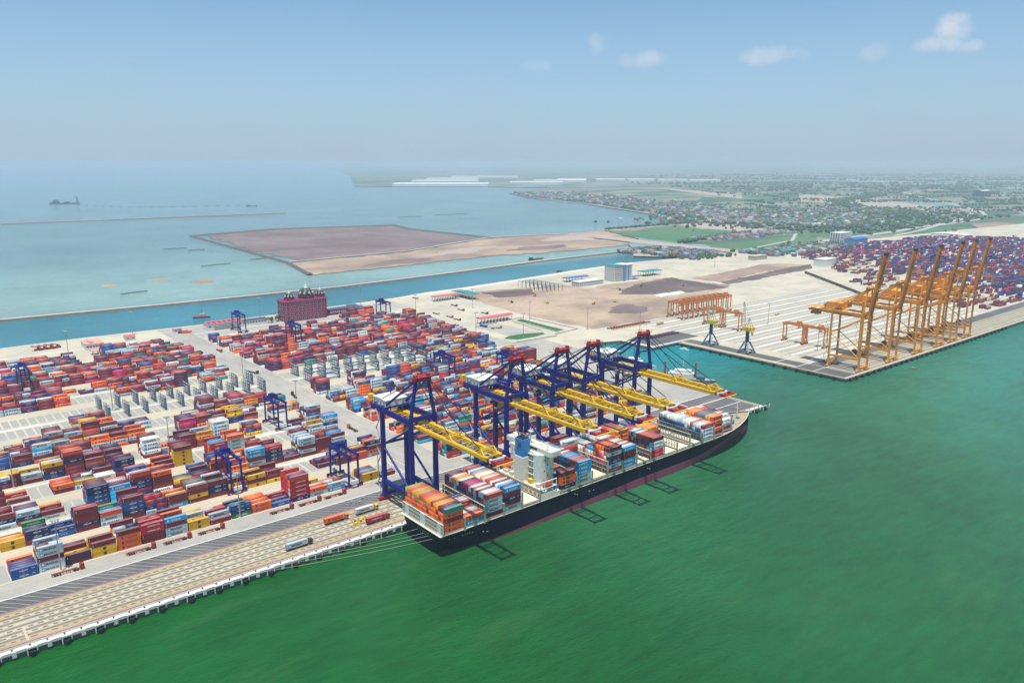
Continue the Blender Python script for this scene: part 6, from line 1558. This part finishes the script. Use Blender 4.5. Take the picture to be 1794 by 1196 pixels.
# hedgerows and shelter belts: thin lines of trees between the far fields
for _ in range(150):
    x0_, y0_ = wide_gen(); a_ = R(-34 + random.choice([0, 0, 90]) + random.uniform(-9, 9)); L_ = random.uniform(120, 620)
    for q_ in range(int(L_ / 14)):
        d_ = random.uniform(0, L_); tree_clump(x0_ + d_ * math.cos(a_) + random.gauss(0, 5), y0_ + d_ * math.sin(a_) + random.gauss(0, 5), random.uniform(4, 8), random.uniform(6, 11))
def far_gen():
    r = random.uniform(5500, 16000); a = random.uniform(.0, .85); return 900 + r * math.cos(a), r * math.sin(a) * .8 + 500
for _ in range(140):
    x0_, y0_ = far_gen(); a_ = R(-38 + random.uniform(-12, 12)); L_ = random.uniform(300, 1600)
    for q_ in range(int(L_ / 45)):
        d_ = random.uniform(0, L_); tree_clump(x0_ + d_ * math.cos(a_) + random.gauss(0, 14), y0_ + d_ * math.sin(a_) + random.gauss(0, 14), random.uniform(8, 18), random.uniform(7, 12))
me = bpy.data.meshes.new('far_woodland'); me.from_pydata(tb_v, [], tb_f); me.materials.append(M['foliage'])
o = struct(put('far_woodland', me), 'stuff'); o['label'] = 'trees scattered through the far town and fields'
# a few trees and palms beside the domed building
def near_tree(label, x, y, h, palm=False):
    t = thing('tree' if not palm else 'palm_tree', label, 'tree', (x, y, 0), random.random() * 6, 'trees beside the domed building')
    MB().cyl((0, 0, 0), (0, 0, h * .75), .3, .15, 7).build('trunk', M['trunk'], t)
    lv = MB()
    if palm:
        for k in range(9):
            a = 6.283 * k / 9; p0 = Vector((0, 0, h * .75)); p1 = Vector((1.6 * math.cos(a), 1.6 * math.sin(a), h * .75 + .8)); p2 = Vector((3.0 * math.cos(a), 3.0 * math.sin(a), h * .75 - .4))
            lv.beam(p0, p1, .5, .08).beam(p1, p2, .45, .06, 0, .1, .05)
    else:
        for k in range(240):
            a, e, q = random.random() * 6.283, math.asin(random.uniform(-.6, 1)), h * .34 * random.uniform(.5, 1) ** .5
            c = Vector((q * math.cos(a) * math.cos(e), q * math.sin(a) * math.cos(e), h * .66 + q * math.sin(e))); u = Vector((random.gauss(0, 1), random.gauss(0, 1), random.gauss(0, 1))).normalized() * .5; w = u.cross(Vector((0, 0, 1)) + u * .3).normalized() * .45
            lv.face([c - u, c + w, c + u, c - w])
    lv.build('crown', M['foliage'], t)
for i, (x, y, h, pl) in enumerate([(418, 650, 8, 0), (424, 653, 7, 0), (430, 650, 8, 0), (434, 655, 9, 0), (421, 646, 6, 0), (428, 660, 12, 1), (433, 662, 12, 1)]):
    near_tree(f"{'palm' if pl else 'leafy tree'} beside the domed building, {ORD[i + 1 - 5 * pl]} from the navy-roofed office", x, y, h, bool(pl))
# ------------------------------------------------------------------ the air
def build_haze():
    m = bpy.data.materials.new('haze_air'); m.use_nodes = True; k = NT(m.node_tree); k.n.clear()
    v = k.new('ShaderNodeVolumePrincipled'); v.inputs['Color'].default_value = (.60, .73, .85, 1)
    v.inputs['Density'].default_value = HAZE_D; v.inputs['Anisotropy'].default_value = 0.0
    out = k.new('ShaderNodeOutputMaterial'); k.l.new(v.outputs[0], out.inputs['Volume'])
    o = MB().box(-HZ - 400, HZ + 400, -HZ - 400, HZ + 400, -10, 226).build('haze', m)
    struct(o, 'stuff')
HAZE_D = 1 / 11000
build_haze()
